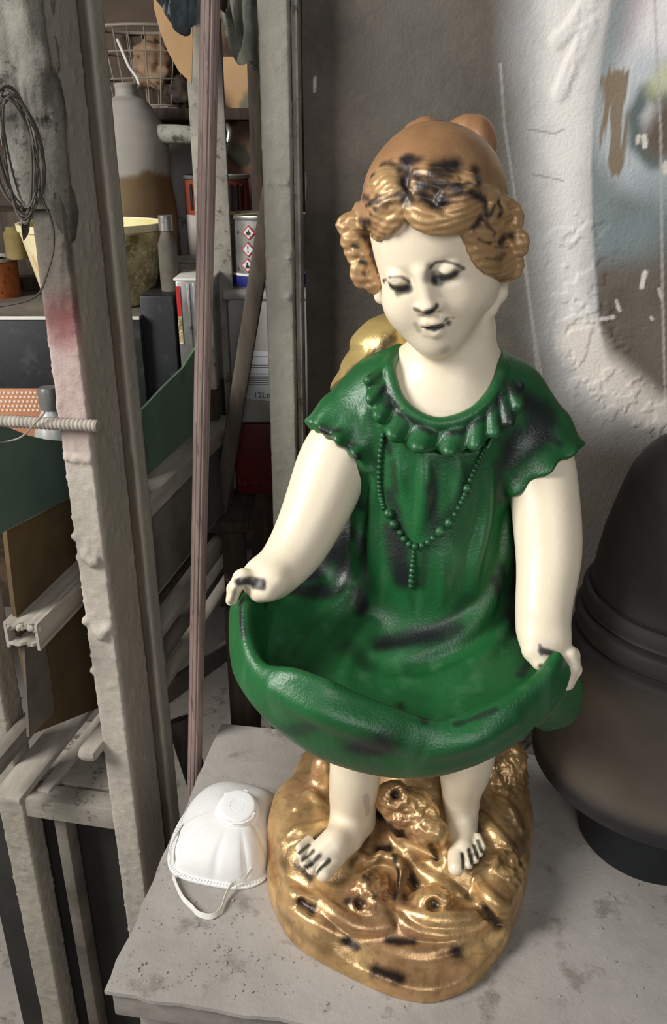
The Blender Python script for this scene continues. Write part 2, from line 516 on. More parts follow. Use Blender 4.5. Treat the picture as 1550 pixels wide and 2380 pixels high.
def spl(ch, n=18):
    d = crom(np.array([np.r_[c, r] for c, r in ch]), n); return [(q[:3], q[3]) for q in d]
LARM = spl(LARM); RARM = spl(RARM)
def f_larm(p):
    d = chain(p, LARM, .012)
    for i, fg in enumerate(LHAND): d = smin(d, chain(p, fg, .003), .010 if i == 4 else .0020)
    return d
def f_rarm(p):
    d = chain(p, RARM, .012)
    for i, fg in enumerate(RHAND): d = smin(d, chain(p, fg, .003), .014 if i == 4 else .0020)
    return d
def f_lleg(p):
    d = chain(p, spl([(P(838, 1640, .75), .030), (P(826, 1790, .752), .0260), (P(820, 1860, .760), .0228), (P(822, 1900, .768), .0215)], 10), .012)
    d = smin(d, chain(p, [(P(830, 1915, .772), .020), (P(800, 1945, .735), .019), (P(770, 1985, .715), .017)], .01), .016)
    d = smin(d, chain(p, [(P(775, 1960, .715), .016), (P(732, 1992, .704), .013)], .01), .014)
    toes = [((782, 1993, .708), (752, 2030, .685), .0105, .0090), ((754, 1986, .709), (724, 2021, .688), .0068, .0058), ((738, 1977, .711), (707, 2006, .691), .0062, .0054), ((726, 1966, .715), (697, 1988, .697), .0058, .0050), ((718, 1953, .720), (696, 1970, .704), .0054, .0046)]
    for a, b, ra, rb in toes: d = smin(d, cone(p, P(*a), P(*b), ra, rb), .0016)
    return d
def f_rleg(p):
    d = chain(p, spl([(P(1085, 1640, .745), .036), (P(1082, 1770, .752), .0275), (P(1072, 1840, .762), .0185), (P(1072, 1890, .766), .0165)], 10), .012)
    d = smin(d, chain(p, [(P(1074, 1905, .768), .0175), (P(1072, 1940, .742), .0165), (P(1074, 1975, .718), .0145)], .01), .012)
    toes = [((1062, 1983, .713), (1060, 2017, .692), .0105, .0090), ((1083, 1978, .715), (1088, 2009, .695), .0062, .0054), ((1095, 1969, .719), (1103, 1997, .701), .0058, .0050), ((1104, 1958, .724), (1114, 1983, .708), .0054, .0046), ((1110, 1946, .730), (1121, 1968, .715), .0050, .0043)]
    for a, b, ra, rb in toes: d = smin(d, cone(p, P(*a), P(*b), ra, rb), .0016)
    return d
# neckline frame
NC = (P(1168, 850, .735) + P(905, 862, .725)) / 2 + np.array([0, .0, -.004])
NRM = np.array([0, -.30, .954]); NX = np.array([1, 0, .0]); NY = np.cross(NRM, NX)
def f_neckcut(p):
    q = p - NC
    u, v, w = q @ NX, q @ NY, q @ NRM
    c = (np.sqrt((u / .0505) ** 2 + (v / .066) ** 2) - 1) * .052
    return np.maximum(c, np.abs(w - .03) - .075)
def f_bust(p):
    d = f_head(p)
    d = smin(d, chain(p, EAR, .004), .005)
    d = smin(d, chain(p, EARL, .004), .005)
    d = smin(d, chain(p, NECK, .01), .016)
    d = smin(d, f_torso(p) + .0035, .022)
    return np.maximum(d, np.maximum(f_neckcut(p) - .010, -(p[:, 2] - .535)) if False else -(p[:, 2] - .555))
_bust_full = f_bust
def f_bust(p):
    # below the neck only what lies inside the neckline is kept
    d = _bust_full(p)
    w = (p - NC) @ NRM
    lim = np.where(w < .028, f_neckcut(p) - .006, -1.0)
    return np.maximum(d, lim)

def clean(V, F, it=1): return relax(V, F, it, .4), F
parts = []
parts.append(mesh_sdf(f_bust, HO - .16, HO + .12, .00105))
lo = np.minimum.reduce([c for c, r in LARM] + [P(530, 1400, .65)]) - .035; hi = np.maximum.reduce([c for c, r in LARM]) + .035
parts.append(mesh_sdf(f_larm, lo, hi, .0013))
lo = np.minimum.reduce([c for c, r in RARM] + [P(1300, 1604, .61)]) - .04; hi = np.maximum.reduce([c for c, r in RARM]) + .045
parts.append(mesh_sdf(f_rarm, lo, hi, .0013))
parts.append(mesh_sdf(f_lleg, P(690, 2040, .69) - .03, P(840, 1640, .78) + .045, .0013))
parts.append(mesh_sdf(f_rleg, P(1040, 2030, .69) - .03, P(1110, 1640, .78) + .045, .0013))
VV, FF, n0 = [], [], 0
for v, f in parts:
    v, f = clean(v, f); VV.append(v); FF.append(f + n0); n0 += len(v)
V = np.vstack(VV); F = np.vstack(FF)
C = np.tile(CREAM, (len(V), 1)) * (1 + .10 * fbm(V, 30, 3, 3)[:, None])
hit = caster(V, F)
DK = srgb(38, 34, 36)
face = V[:, 2] > .60
Vf, Cf = V[face], C[face]
blot(Vf, Cf, hit, [([(908, 666), (928, 671), (947, 669)], 14, .97), ([(924, 681), (944, 674)], 10, .75), ([(890, 653), (908, 644), (935, 644), (950, 655)], 4.6, .8), (892, 654, 7, .7), ([(905, 655), (920, 652)], 3, .3),
                   ([(1012, 650), (1034, 645), (1056, 637)], 14, .97), ([(1066, 630), (1074, 626)], 5, .5), ([(1006, 636), (1004, 652), (1022, 658)], 10, .7), ([(1000, 622), (1012, 610), (1035, 607), (1060, 615), (1078, 624)], 4.6, .8), ([(992, 648), (999, 620)], 12, .6), (955, 672, 8, .45)], DK, 5, .2, .7)
blot(Vf, Cf, hit, [([(964, 719), (985, 728), (1003, 724)], 6.5, .85), ([(992, 726), (1008, 720), (1015, 711)], 8, .93),
                   ([(994, 761), (1010, 765), (1028, 757)], 9, .98), ([(1037, 744), (1042, 751)], 8.5, .9), ([(966, 754), (973, 768)], 8, .4), (1036, 814, 16, .3), ([(985, 781), (1012, 787)], 5, .2)], DK, 6, .22, .7)  # a soft chin shade is painted in too
blot(Vf, Cf, hit, [(886, 560, 7, .5), ([(1118, 560), (1122, 600)], 5, .35)], srgb(130, 118, 96), 8)
C[face] = Cf
blot(V, C, hit, [([(556, 1352), (580, 1350), (608, 1356)], 12, .95), ([(556, 1352), (546, 1372), (538, 1398)], 5, .7), ([(590, 1362), (612, 1366)], 8, .9), (534, 1402, 6, .7), (610, 1360, 7, .7),
                 ([(1258, 1512), (1282, 1518), (1300, 1530)], 9, .95), ([(1255, 1500), (1258, 1520)], 5, .7), (1256, 1548, 7, .8), ([(1308, 1540), (1312, 1556)], 4, .6)], DK, 9, .5)
blot(V, C, hit, [([(764, 2000), (741, 2025)], 6.5, .97), ([(742, 1990), (716, 2016)], 6, .97), ([(728, 1978), (702, 2000)], 5.5, .95), ([(718, 1964), (696, 1982)], 5, .9), (736, 2030, 7, .8), (710, 2014, 6, .8), (745, 1985, 6, .4),
                 ([(1074, 1986), (1076, 2016)], 6.5, .97), ([(1090, 1976), (1097, 2006)], 6, .97), ([(1101, 1966), (1110, 1993)], 5.5, .95), ([(1110, 1954), (1119, 1978)], 5, .9), ([(1092, 1990), (1104, 1985)], 6, .6), ([(855, 1890), (850, 1850)], 9, .3)], DK, 10, .5)
mobj('body', V, F, M_SKIN, statue, colors=np.clip(C, 0, 1))

# ---------------------------------------------------------------- dress
# skirt held up in both hands: rows of points across, from the hip to the turned-up front
SK = [  # rim, mid of outer face, lower outline, floor, hip
    ((590, 1374, .664), (566, 1388, .666), (551, 1412, .672), (650, 1378, .715), (795, 1290, .768)),
    ((575, 1425, .640), (560, 1440, .640), (549, 1462, .655), (655, 1475, .680), (808, 1330, .755)),
    ((584, 1500, .612), (566, 1520, .610), (557, 1550, .632), (672, 1545, .652), (815, 1390, .730)),
    ((614, 1552, .588), (598, 1600, .583), (594, 1614, .606), (705, 1580, .632), (825, 1432, .708)),
    ((680, 1563, .570), (652, 1640, .564), (655, 1684, .590), (748, 1592, .622), (850, 1455, .692)),
    ((745, 1582, .560), (738, 1680, .552), (738, 1744, .578), (805, 1600, .613), (890, 1470, .682)),
    ((820, 1618, .556), (820, 1715, .546), (830, 1781, .572), (862, 1615, .608), (930, 1478, .676)),
    ((900, 1650, .553), (905, 1735, .544), (915, 1795, .570), (922, 1622, .606), (975, 1482, .674)),
    ((1000, 1686, .553), (1002, 1750, .545), (1005, 1791, .570), (1000, 1620, .612), (1020, 1475, .676)),
    ((1075, 1680, .556), (1086, 1730, .550), (1095, 1765, .574), (1080, 1595, .618), (1070, 1458, .682)),
    ((1150, 1647, .563), (1168, 1690, .560), (1178, 1722, .582), (1138, 1565, .632), (1112, 1432, .692)),
    ((1215, 1605, .576), (1238, 1642, .575), (1243, 1662, .595), (1185, 1530, .652), (1142, 1400, .712)),
    ((1262, 1562, .592), (1284, 1592, .591), (1290, 1604, .608), (1222, 1498, .674), (1168, 1358, .738)),
    ((1290, 1524, .606), (1305, 1540, .607), (1308, 1556, .616), (1245, 1458, .705), (1185, 1310, .765))]
rows = []
for rim, mid, out, flo, hip in SK:
    rim, mid, out, flo, hip = [P(*q) for q in (rim, mid, out, flo, hip)]
    hip = hip + np.array([0, .022, .010])
    und = out + np.array([(.085 - out[0]) * .22, .085, -.012])
    und2 = out + np.array([(.085 - out[0]) * .35, .15, -.03])
    inn = rim * .62 + flo * .38; inn[2] = min(rim[2], flo[2] + .003) - .006
    rows.append([und2, und, out, mid, rim, inn, flo, flo * .5 + hip * .5 + np.array([0, -.004, -.010]), hip])
G = crom(np.array(rows), 135)                       # across
G = crom(np.swapaxes(G, 0, 1), 160)                 # along
pts = G.reshape(-1, 3)
SKS = Stamp(pts.min(0) - .04, pts.max(0) + .04, .0032, .030)
SKS.balls(pts[RNG.permutation(len(pts))], .0042)
# drape hanging behind the far hand
dr = crom(np.array([[P(1330, 1560, .64), P(1345, 1610, .655), P(1325, 1670, .675), P(1270, 1692, .700)], [P(1300, 1560, .625), P(1300, 1600, .632), P(1285, 1650, .65), P(1250, 1680, .68)]]), 20)
dr = crom(np.swapaxes(dr, 0, 1), 50).reshape(-1, 3)
SKS.balls(dr, .0045)
def stroke(S, pix, r, step=.0012, f=None):
    """pix: (px, py, lift) on f or 3-D points; r: radius or list"""
    f = f or f_torso
    q = [np.r_[fhit(f, a[0], a[1], a[2] if len(a) > 2 else 0), rr] for a, rr in zip(pix, np.broadcast_to(r, (len(pix),)))]
    d = resample(np.array(q), step); S.balls(d[:, :3], d[:, 3])
TS = Stamp(P(700, 1500, .62), P(1370, 780, .80) + np.array([.02, .05, .05]), .0017, .008)
TS.lo = np.minimum(P(700, 1500, .62), P(700, 1500, .80)) - .01
TS.n = np.ceil((np.array([.30, .85, .70]) - TS.lo) / TS.h).astype(int) + 1; TS.g = np.full(TS.n, TS.R, np.float32)
# neck ring
ring = [(906, 850), (912, 895), (930, 935), (962, 965), (1005, 983), (1050, 982), (1098, 962), (1135, 928), (1158, 888), (1168, 845)]
RP = [fhit(f_torso, *q, .003) for q in ring]
RP = [P(930, 815, .765)] + RP + [P(1163, 822, .765)]
rd = resample(np.array(RP), .001); TS.balls(rd, .0056)
# gathered ruffle below it
inner = resample(np.array([fhit(f_torso, 1038 + (x - 1038) * 1.06, 860 + (y - 860) * 1.08, .0015) for x, y in ring]), .001)
outpx = [(862, 880), (872, 940), (900, 990), (945, 1022), (995, 1038), (1050, 1042), (1103, 1026), (1150, 998), (1188, 955), (1208, 900)]
outer = resample(np.array([fhit(f_torso, *q, .008) for q in outpx]), .001)
nR = 420
for i in range(nR):
    t = i / (nR - 1)
    a = inner[int(t * (len(inner) - 1))]; b = outer[int(t * (len(outer) - 1))]
    ph = 2 * pi * (9.5 * t + .35 * sin(7 * t)); wv = cos(ph)
    tow = (CAM - b) / np.linalg.norm(CAM - b)
    L = 1.0 + .16 * wv + .05 * sin(23 * t)
    for s in np.linspace(0.0, 1, 16):
        TS.balls([a + (b - a) * s * L + tow * (.0012 + .0062 * wv * s)], .0034 + .0016 * s)
# folds of the bodice
for pix, r in [([(985, 1050, -.004), (990, 1110, -.001), (985, 1180, -.001), (975, 1240, -.005)], [.004, .0065, .006, .004]),
               ([(930, 1050, -.004), (935, 1100, -.002), (945, 1160, -.006)], [.003, .005, .003]),
               ([(1060, 1050, -.004), (1065, 1110, -.003), (1055, 1200, -.006)], [.003, .005, .003]),
               ([(855, 960, -.004), (845, 1060, .001), (838, 1180, .002), (832, 1290, .001), (840, 1400, -.004)], [.006, .009, .009, .009, .006]),
               ([(880, 1050, -.006), (872, 1180, -.003), (870, 1300, -.004), (880, 1400, -.008)], [.005, .007, .007, .005]),
               ([(1130, 1080, -.006), (1125, 1200, -.003), (1100, 1320, -.003), (1080, 1420, -.008)], [.005, .008, .008, .005]),
               ([(1175, 1190, -.004), (1170, 1290, .000), (1150, 1390, -.003)], [.006, .009, .006]),
               ([(1020, 1290, -.006), (1030, 1360, -.004), (1020, 1440, -.008)], [.004, .006, .004])]:
    stroke(TS, pix, r)
def f_skirt0(p): return smin(smin(f_torso(p), cone(p, P(1000, 1290, .770), np.array([.088, .785, .235]), .070, .088), .03), SKS(p), .030)
FS = Stamp(pts.min(0) - .03, np.maximum(pts.max(0), P(1300, 1150, .8)) + .03, .0022, .012)
for pix, r in [([(1165, 1300, -.003), (1130, 1400, -.004), (1060, 1480, -.004), (960, 1520, -.004), (880, 1525, -.006)], [.006, .009, .010, .009, .005]),
               ([(1190, 1400, -.004), (1160, 1480, -.004), (1100, 1550, -.005), (1000, 1592, -.005), (900, 1592, -.008)], [.005, .008, .009, .009, .004]),
               ([(815, 1380, -.004), (760, 1440, -.005), (715, 1500, -.006), (690, 1540, -.008)], [.005, .008, .008, .005]),
               ([(860, 1460, -.005), (820, 1530, -.005), (800, 1590, -.008)], [.005, .008, .005]), ([(735, 1360, -.004), (670, 1420, -.006), (650, 1480, -.008)], [.005, .007, .005]),
               ([(640, 1600, -.006), (740, 1650, -.004), (860, 1690, -.005), (960, 1730, -.008)], [.005, .010, .010, .005]), ([(1000, 1740, -.008), (1100, 1715, -.005), (1190, 1670, -.006)], [.005, .009, .005])]:
    stroke(FS, pix, r, .0016, f_skirt0)
def f_sleeve(p, a, b, r0, r1, k, amp, ph):
    a, b = np.asarray(a), np.asarray(b); ax = b - a; L = np.linalg.norm(ax); ax = ax / L
    q = p - a; t = (q @ ax) / L
    u = np.cross(ax, (0, 1, .2)); u /= np.linalg.norm(u); w = np.cross(ax, u)
    x, y = q @ u, q @ w; th = np.arctan2(y, x); tc = np.clip(t, 0, 1.05)
    rr = r0 + (r1 - r0) * tc ** 1.6 + amp * tc ** 3 * np.cos(k * th + ph + 1.2 * np.sin(2 * th))
    d = (np.hypot(x, y) - rr) * .8
    end = (t - 1 - .03 * np.cos(k * th + ph)) * L * .8
    d = smax(d, end, .003)
    return smax(d, -t * L, .01)
SL = (P(868, 948, .752), P(788, 1044, .735)); SR = (P(1165, 975, .752), P(1257, 1100, .730))
def f_dress(p):
    d = f_torso(p)
    d = smin(d, cone(p, P(1000, 1290, .770), np.array([.088, .785, .235]), .070, .088), .03)
    d = smin(d, f_sleeve(p, SL[0], SL[1], .031, .0400, 12, .0030, .5), .010)
    d = smin(d, f_sleeve(p, SR[0], SR[1], .034, .0465, 9, .0022, 1.0), .010)
    d = smin(d, SKS(p), .030)
    d = smin(d, FS(p), .010)
    d = smin(d, chain(p, [(P(825, 1180, .775), .014), (P(795, 1250, .775), .022), (P(760, 1310, .772), .018)], .01), .02)
    d = smin(d, chain(p, [(P(1192, 1190, .775), .012), (P(1200, 1260, .775), .018), (P(1205, 1340, .770), .016)], .01), .02)
    d = smax(d, -f_neckcut(p), .003)
    d = smin(d, TS(p), .004)
    return np.maximum(d, .20 - p[:, 2])
V, F = mesh_sdf(f_dress, np.array([-.13, .53, .19]), np.array([.27, .90, .70]), .0015)
V = relax(V, F, 2, .45)
V = V - vnorm(V, F) * (.0018 * fbm(V, 28, 2, 4))[:, None]
hit = caster(V, F)
nz1 = fbm(V * np.array([1, 1, .3]), 60, 3, 11); nz2 = fbm(V, 22, 3, 12)
C = np.tile(GREEN, (len(V), 1)) * (1 + .5 * nz2[:, None])
C = C * (1 - np.clip(nz1 - .08, 0, 1)[:, None] * 1.0) + np.array(srgb(96, 140, 104)) * np.clip(nz1 - .08, 0, 1)[:, None] * 1.0
BK = srgb(24, 26, 28)
blot(V, C, hit, [([(840, 1735), (885, 1735)], 46, .95), ([(880, 1500), (1000, 1480), (1060, 1465)], 26, .85), ([(800, 1500), (850, 1545)], 26, .6), ([(830, 1060), (838, 1180)], 12, .8), ([(842, 1260), (838, 1420)], 17, .85),
                 ([(905, 1150), (935, 1250), (945, 1350)], 20, .8), ([(905, 1240), (930, 1350)], 26, .7), ([(985, 1290), (980, 1360)], 14, .6), ([(760, 1290), (800, 1240), (720, 1340)], 26, .95), ([(690, 1370), (790, 1370)], 20, .9), ([(810, 1180), (815, 1240)], 16, .9),
                 ([(1195, 1200), (1205, 1300), (1195, 1400)], 17, .9), ([(1150, 1350), (1190, 1440), (1215, 1490)], 15, .9), ([(1230, 1540), (1210, 1570)], 12, .8), ([(1150, 1650), (1060, 1683)], 9, .8), ([(930, 1640), (985, 1675)], 14, .8), ([(560, 1400), (562, 1450), (566, 1480)], 8, .95),
                 ([(650, 1700), (720, 1690)], 24, .55), ([(1010, 1080), (1005, 1200)], 13, .55), ([(915, 1080), (920, 1140)], 12, .6), ([(1095, 1090), (1060, 1180), (1000, 1240)], 16, .6), ([(1155, 1080), (1165, 1160)], 18, .7), ([(1080, 1080), (1085, 1150)], 10, .4),
                 ([(940, 1320), (960, 1410)], 10, .3), ([(1085, 1390), (1040, 1450), (960, 1470)], 18, .5), ([(1260, 1700), (1180, 1740)], 16, .5)], BK, 13, .5, .8)
blot(V, C, hit, [([(720, 1330), (790, 1260), (800, 1330)], 38, .95), ([(680, 1370), (760, 1375)], 26, .8), ([(1195, 1230), (1200, 1330), (1205, 1440)], 20, .95), ([(1165, 1320), (1195, 1430)], 16, .8), ([(1215, 1480), (1230, 1530)], 16, .9), ([(1210, 905), (1275, 960), (1255, 1010)], 34, .9), ([(1175, 980), (1185, 1060)], 26, .8), ([(915, 1230), (930, 1340)], 26, .9), ([(1000, 1130), (1010, 1220)], 16, .7), ([(830, 1380), (845, 1410)], 20, .9), ([(900, 1495), (1010, 1478)], 24, .8), ([(750, 995), (800, 1050), (830, 1100)], 16, .7), ([(590, 1440), (640, 1530)], 12, .3), ([(1000, 1500), (940, 1560)], 14, .3)], BK, 15, .5, .8)
blot(V, C, hit, [([(895, 900), (925, 960), (1000, 1004), (1070, 1005), (1130, 970), (1170, 915)], 9, .9), ([(885, 905), (900, 940)], 12, .7), ([(1190, 900), (1240, 960), (1230, 1040)], 26, .75), ([(1200, 1010), (1180, 1080)], 22, .8), ([(1165, 940), (1190, 980)], 22, .7),
                 ([(745, 1000), (790, 1000)], 11, .85), ([(770, 1040), (815, 1035)], 11, .85), ([(805, 1080), (835, 1060)], 10, .8), ([(1270, 1010), (1300, 1030)], 12, .8), ([(1200, 1110), (1195, 1160)], 10, .8), ([(895, 1010), (905, 1050)], 9, .8), ([(860, 900), (858, 870)], 8, .6)], BK, 14, .5, .8)
mobj('dress', V, F, M_DRESS, statue, colors=np.clip(C, 0, 1))
dress_hit = hit

# ---------------------------------------------------------------- necklace
nk = MB()
def bead(px, py, rpx):
    q = dress_hit(px, py)
    if q is None: return
    r = rpx / scale_at(q); d = ray(px, py); q = q - d / np.linalg.norm(d) * r * .55
    nk.lathe([(0 if k in (0, 8) else r * sin(pi * k / 8), -r * cos(pi * k / 8)) for k in range(9)], q, 14)
def arc(pts, n): return crom(np.array(pts, float), n)
for x, y in arc([(890, 1012), (883, 1060), (881, 1110), (884, 1150), (891, 1180)], 17): bead(x, y, 7)
for x, y, r in ((904, 1194, 13), (915, 1219, 12), (930, 1238, 8), (939, 1253, 8.5), (951, 1265, 8.5), (965, 1270, 9), (981, 1268, 8.5), (995, 1261, 8.5), (1006, 1251, 8), (1024, 1236, 14), (1045, 1216, 13)): bead(x, y, r)
for x, y in arc([(1058, 1196), (1072, 1168), (1080, 1150)], 5): bead(x, y, 7)
bead(1087, 1136, 12)
for x, y in arc([(1093, 1116), (1104, 1090), (1114, 1065), (1125, 1046)], 8): bead(x, y, 7)
for y, r in ((1284, 5), (1294, 6), (1304, 6), (1315, 7.5), (1327, 8.5), (1339, 8), (1351, 9), (1362, 7)): bead(961 - (y - 1284) * .07, y, r)
o = nk.build('necklace', M_DRESS, statue)
c = np.array([v.co[:] for v in o.data.vertices]); at = o.data.color_attributes.new('paint', 'FLOAT_COLOR', 'POINT')
cc = np.ones((len(c), 4), np.float32); cc[:, :3] = np.array(srgb(30, 78, 44)) * (1 + .9 * fbm(c, 90, 2, 21))[:, None]; at.data.foreach_set('color', cc.ravel())

# ---------------------------------------------------------------- hair
PN = np.array([0, .80, .60])             # hairline plane normal in the head frame (keeps the back and top)
def f_cap(p):
    q = (p - HO) @ HR
    d = ellip(q, (.0085, .014, .0095), (.0590, .0690, .0605))
    d = smax(d, -((q @ PN) + .010), .004)
    return d
def f_hd(p): return np.minimum(f_cap(p), f_head(p))
HS = Stamp(HO - .13, HO + .14, .0013, .0075)
def lock(pix, r, S=None):
    q = np.array([p[:2] for p in pix], float); T = np.gradient(q, axis=0); T /= np.linalg.norm(T, axis=1)[:, None] + 1e-9
    nn = np.stack([-T[:, 1], T[:, 0]], 1); r = np.broadcast_to(r, (len(pix),)); ppm = 2800.
    for o, rf, dl in ((-.75, .50, -.0012), (-.25, .58, .0006), (.28, .55, .0002), (.78, .48, -.0014)):
        o2 = o + .12 * np.sin(np.arange(len(pix)) * 2.1 + o * 9 + q[0, 0])
        stroke(S or HS, [(x + a * rr * k * ppm, y + b * rr * k * ppm, (p[2] if len(p) > 2 else 0) + dl) for (x, y), (a, b), rr, k, p in zip(q, nn, r, o2, pix)], list(r * rf), .0015, f_hd)
LOCKS = [
    ([(943, 452, .001), (932, 485, .004), (905, 512, .006), (884, 532, .005), (874, 552, .002)], [.004, .006, .0075, .007, .004]),
    ([(938, 447, .003), (912, 482, .007), (880, 502, .008), (850, 512, .006), (832, 510, .003)], [.004, .0065, .008, .0075, .004]),
    ([(934, 440, .003), (905, 462, .007), (868, 478, .008), (840, 488, .006), (826, 482, .003)], [.004, .006, .007, .006, .004]),
    ([(928, 425, .001), (905, 430, .004), (878, 452, .004), (850, 470, .003)], [.005, .008, .008, .005]),
    ([(925, 405, -.001), (895, 412, .001), (868, 432, .001)], [.005, .008, .006]),
    ([(945, 452, .001), (958, 482, .005), (985, 503, .008), (1025, 515, .009), (1070, 516, .008), (1110, 500, .004)], [.004, .007, .009, .009, .0085, .005]),
    ([(1010, 505, .003), (1028, 480, .007), (1052, 458, .009), (1082, 466, .010), (1108, 482, .008), (1122, 496, .004)], [.004, .007, .009, .0095, .008, .005]),
    ([(1020, 520, .004), (1050, 496, .010), (1085, 490, .011), (1118, 500, .006)], [.005, .007, .007, .004]),
    ([(965, 400, .000), (1010, 412, .002), (1055, 420, .002)], [.004, .007, .005]),
    ([(965, 425, .000), (1010, 428, .003), (1060, 425, .003)], [.004, .006, .005]),
    ([(1060, 415, .000), (1090, 430, .004), (1105, 455, .004), (1090, 470, .002)], [.005, .008, .008, .005]),
    ([(968, 448, .000), (1000, 462, .002), (1030, 472, .003)], [.006, .008, .006]), ([(962, 430, .000), (1000, 440, .001), (1040, 446, .003)], [.006, .008, .006]), ([(960, 462, .001), (985, 478, .002), (1015, 486, .003)], [.006, .008, .006]),
    ([(1080, 520, .003), (1100, 538, .006), (1130, 545, .009), (1165, 530, .012), (1185, 510, .008)], [.006, .008, .009, .009, .006]),
    ([(1145, 452, .002), (1136, 478, .009), (1146, 505, .012), (1160, 512, .010)], [.006, .008, .008, .005]),
    ([(1165, 470, .003), (1180, 490, .010), (1186, 515, .010), (1182, 540, .008)], [.006, .008, .009, .006]),
    ([(1090, 545, .002), (1112, 572, .006), (1145, 592, .010), (1180, 590, .012), (1200, 575, .010)], [.005, .008, .010, .010, .006]),
    ([(1100, 560, .001), (1118, 592, .005), (1150, 612, .009), (1185, 610, .010), (1204, 598, .008)], [.004, .007, .009, .009, .006]),
    ([(1115, 590, .001), (1135, 615, .004), (1165, 628, .007), (1192, 625, .008), (1205, 610, .006)], [.003, .006, .007, .007, .005]),
    ([(1150, 540, .004), (1180, 545, .010), (1198, 565, .010), (1205, 590, .008)], [.006, .009, .009, .006]),
    ([(845, 520, .002), (828, 522, .008), (806, 538, .006), (798, 545, .003)], [.007, .010, .009, .004]),
    ([(850, 548, .002), (832, 556, .008), (812, 552, .008), (800, 543, .004)], [.005, .008, .008, .004]),
    ([(850, 560, .002), (838, 578, .006), (820, 582, .006), (826, 596, .004), (846, 598, .003)], [.005, .007, .007, .006, .005]),
    ([(856, 600, .002), (842, 612, .006), (834, 632, .006), (842, 650, .006), (858, 656, .004)], [.005, .0065, .0065, .006, .005]),
    ([(862, 618, .002), (856, 638, .006), (864, 660, .006), (878, 668, .004)], [.005, .006, .006, .005])]
for a in LOCKS: lock(*a)
BUN = [([P(1035, 318, .81), P(1080, 314, .81), P(1100, 320, .81), P(1108, 345, .81), P(1104, 370, .81)], [.009, .0145, .017, .016, .011]),
       ([P(1035, 318, .81), P(990, 312, .81), P(968, 320, .81), P(960, 335, .81)], [.009, .0125, .011, .008])]
def f_hair(p):
    d = smin(f_cap(p), chain(p, list(zip(BUN[0][0], BUN[0][1])), .008), .006)
    d = smin(d, chain(p, list(zip(BUN[1][0], BUN[1][1])), .008), .006)
    d = smin(d, HS(p), .003)
    q = (p - HO) @ HR
    return d
V, F = mesh_sdf(f_hair, HO - .12, HO + .13, .0011)
V = relax(V, F, 1, .4)
q = (V - HO) @ HR
st = np.sin(q[:, 2] * 900 + 14 * fbm(q, 30, 2, 31) + q[:, 0] * 260) * (HS(V) < .006)
V = V - vnorm(V, F) * (.00030 * st + .0014 * fbm(V, 45, 2, 33))[:, None]
hit = caster(V, F)
t = fbm(V * np.array([1, 1, 1]), 40, 3, 35)[:, None]
C = np.array(srgb(142, 106, 74)) * (1 + .8 * t)
q = (V - HO) @ HR
gl = sstep(-.3, .25, fbm(V, 60, 3, 36) + .25 * (HS(V) < .004))[:, None] * .7
gl = gl * .75; C = C * (1 - gl) + np.array(srgb(204, 168, 116)) * gl
pk = sstep(.05, .3, fbm(V, 24, 2, 37))[:, None] * .5
C = C * (1 - pk) + np.array(srgb(196, 140, 112)) * pk
top = sstep(.035, .06, q[:, 2] + .25 * q[:, 1])[:, None] * (HS(V) > .004)[:, None]
C = C * (1 - top * .75) + np.array(srgb(164, 120, 82)) * top * .75
HB = srgb(30, 26, 30)
blot(V, C, hit, [([(945, 372), (944, 420), (945, 465)], 20, .97), ([(970, 372), (935, 372)], 16, .85), ([(1010, 384), (1058, 382)], 22, .98), ([(1000, 400), (1060, 398)], 15, .85), ([(980, 434), (1040, 430), (1068, 440)], 20, .95), ([(985, 455), (1024, 468)], 20, .95), (1025, 450, 20, .97), ([(975, 412), (1050, 410)], 9, .8), ([(972, 425), (965, 400)], 12, .85), ([(985, 462), (1010, 478), (1035, 470)], 13, .9), ([(905, 470), (870, 486)], 6, .7), ([(1060, 432), (1090, 425)], 9, .8), ([(1140, 500), (1150, 478)], 6, .8), ([(1112, 555), (1140, 566)], 5, .7), ([(1130, 600), (1165, 602)], 4, .6), ([(1150, 575), (1180, 575)], 5, .6), ([(880, 455), (860, 470)], 8, .7),
                 ([(1105, 395), (1112, 425)], 15, .85), ([(1095, 448), (1128, 468), (1130, 500)], 13, .95), ([(1118, 508), (1100, 528)], 14, .95), ([(1160, 470), (1162, 500)], 11, .95), ([(1160, 562), (1188, 548)], 13, .95), ([(930, 395), (905, 378), (885, 384)], 11, .8), (865, 408, 14, .9), ([(925, 450), (880, 470), (850, 478)], 7, .85), ([(855, 462), (842, 456)], 9, .8),
                 ([(835, 512), (858, 518)], 9, .95), ([(848, 528), (848, 552)], 13, .97), ([(830, 575), (822, 572)], 8, .9), ([(838, 608), (850, 612)], 9, .95), (846, 636, 7, .8), (1022, 280, 16, .85), ([(1130, 520), (1150, 545)], 7, .7), ([(1175, 590), (1150, 600)], 6, .6), ([(900, 482), (860, 498)], 5, .7)], HB, 38, .7, .9)
mobj('hair', V, F, M_HAIR, statue, colors=np.clip(C, 0, 1))

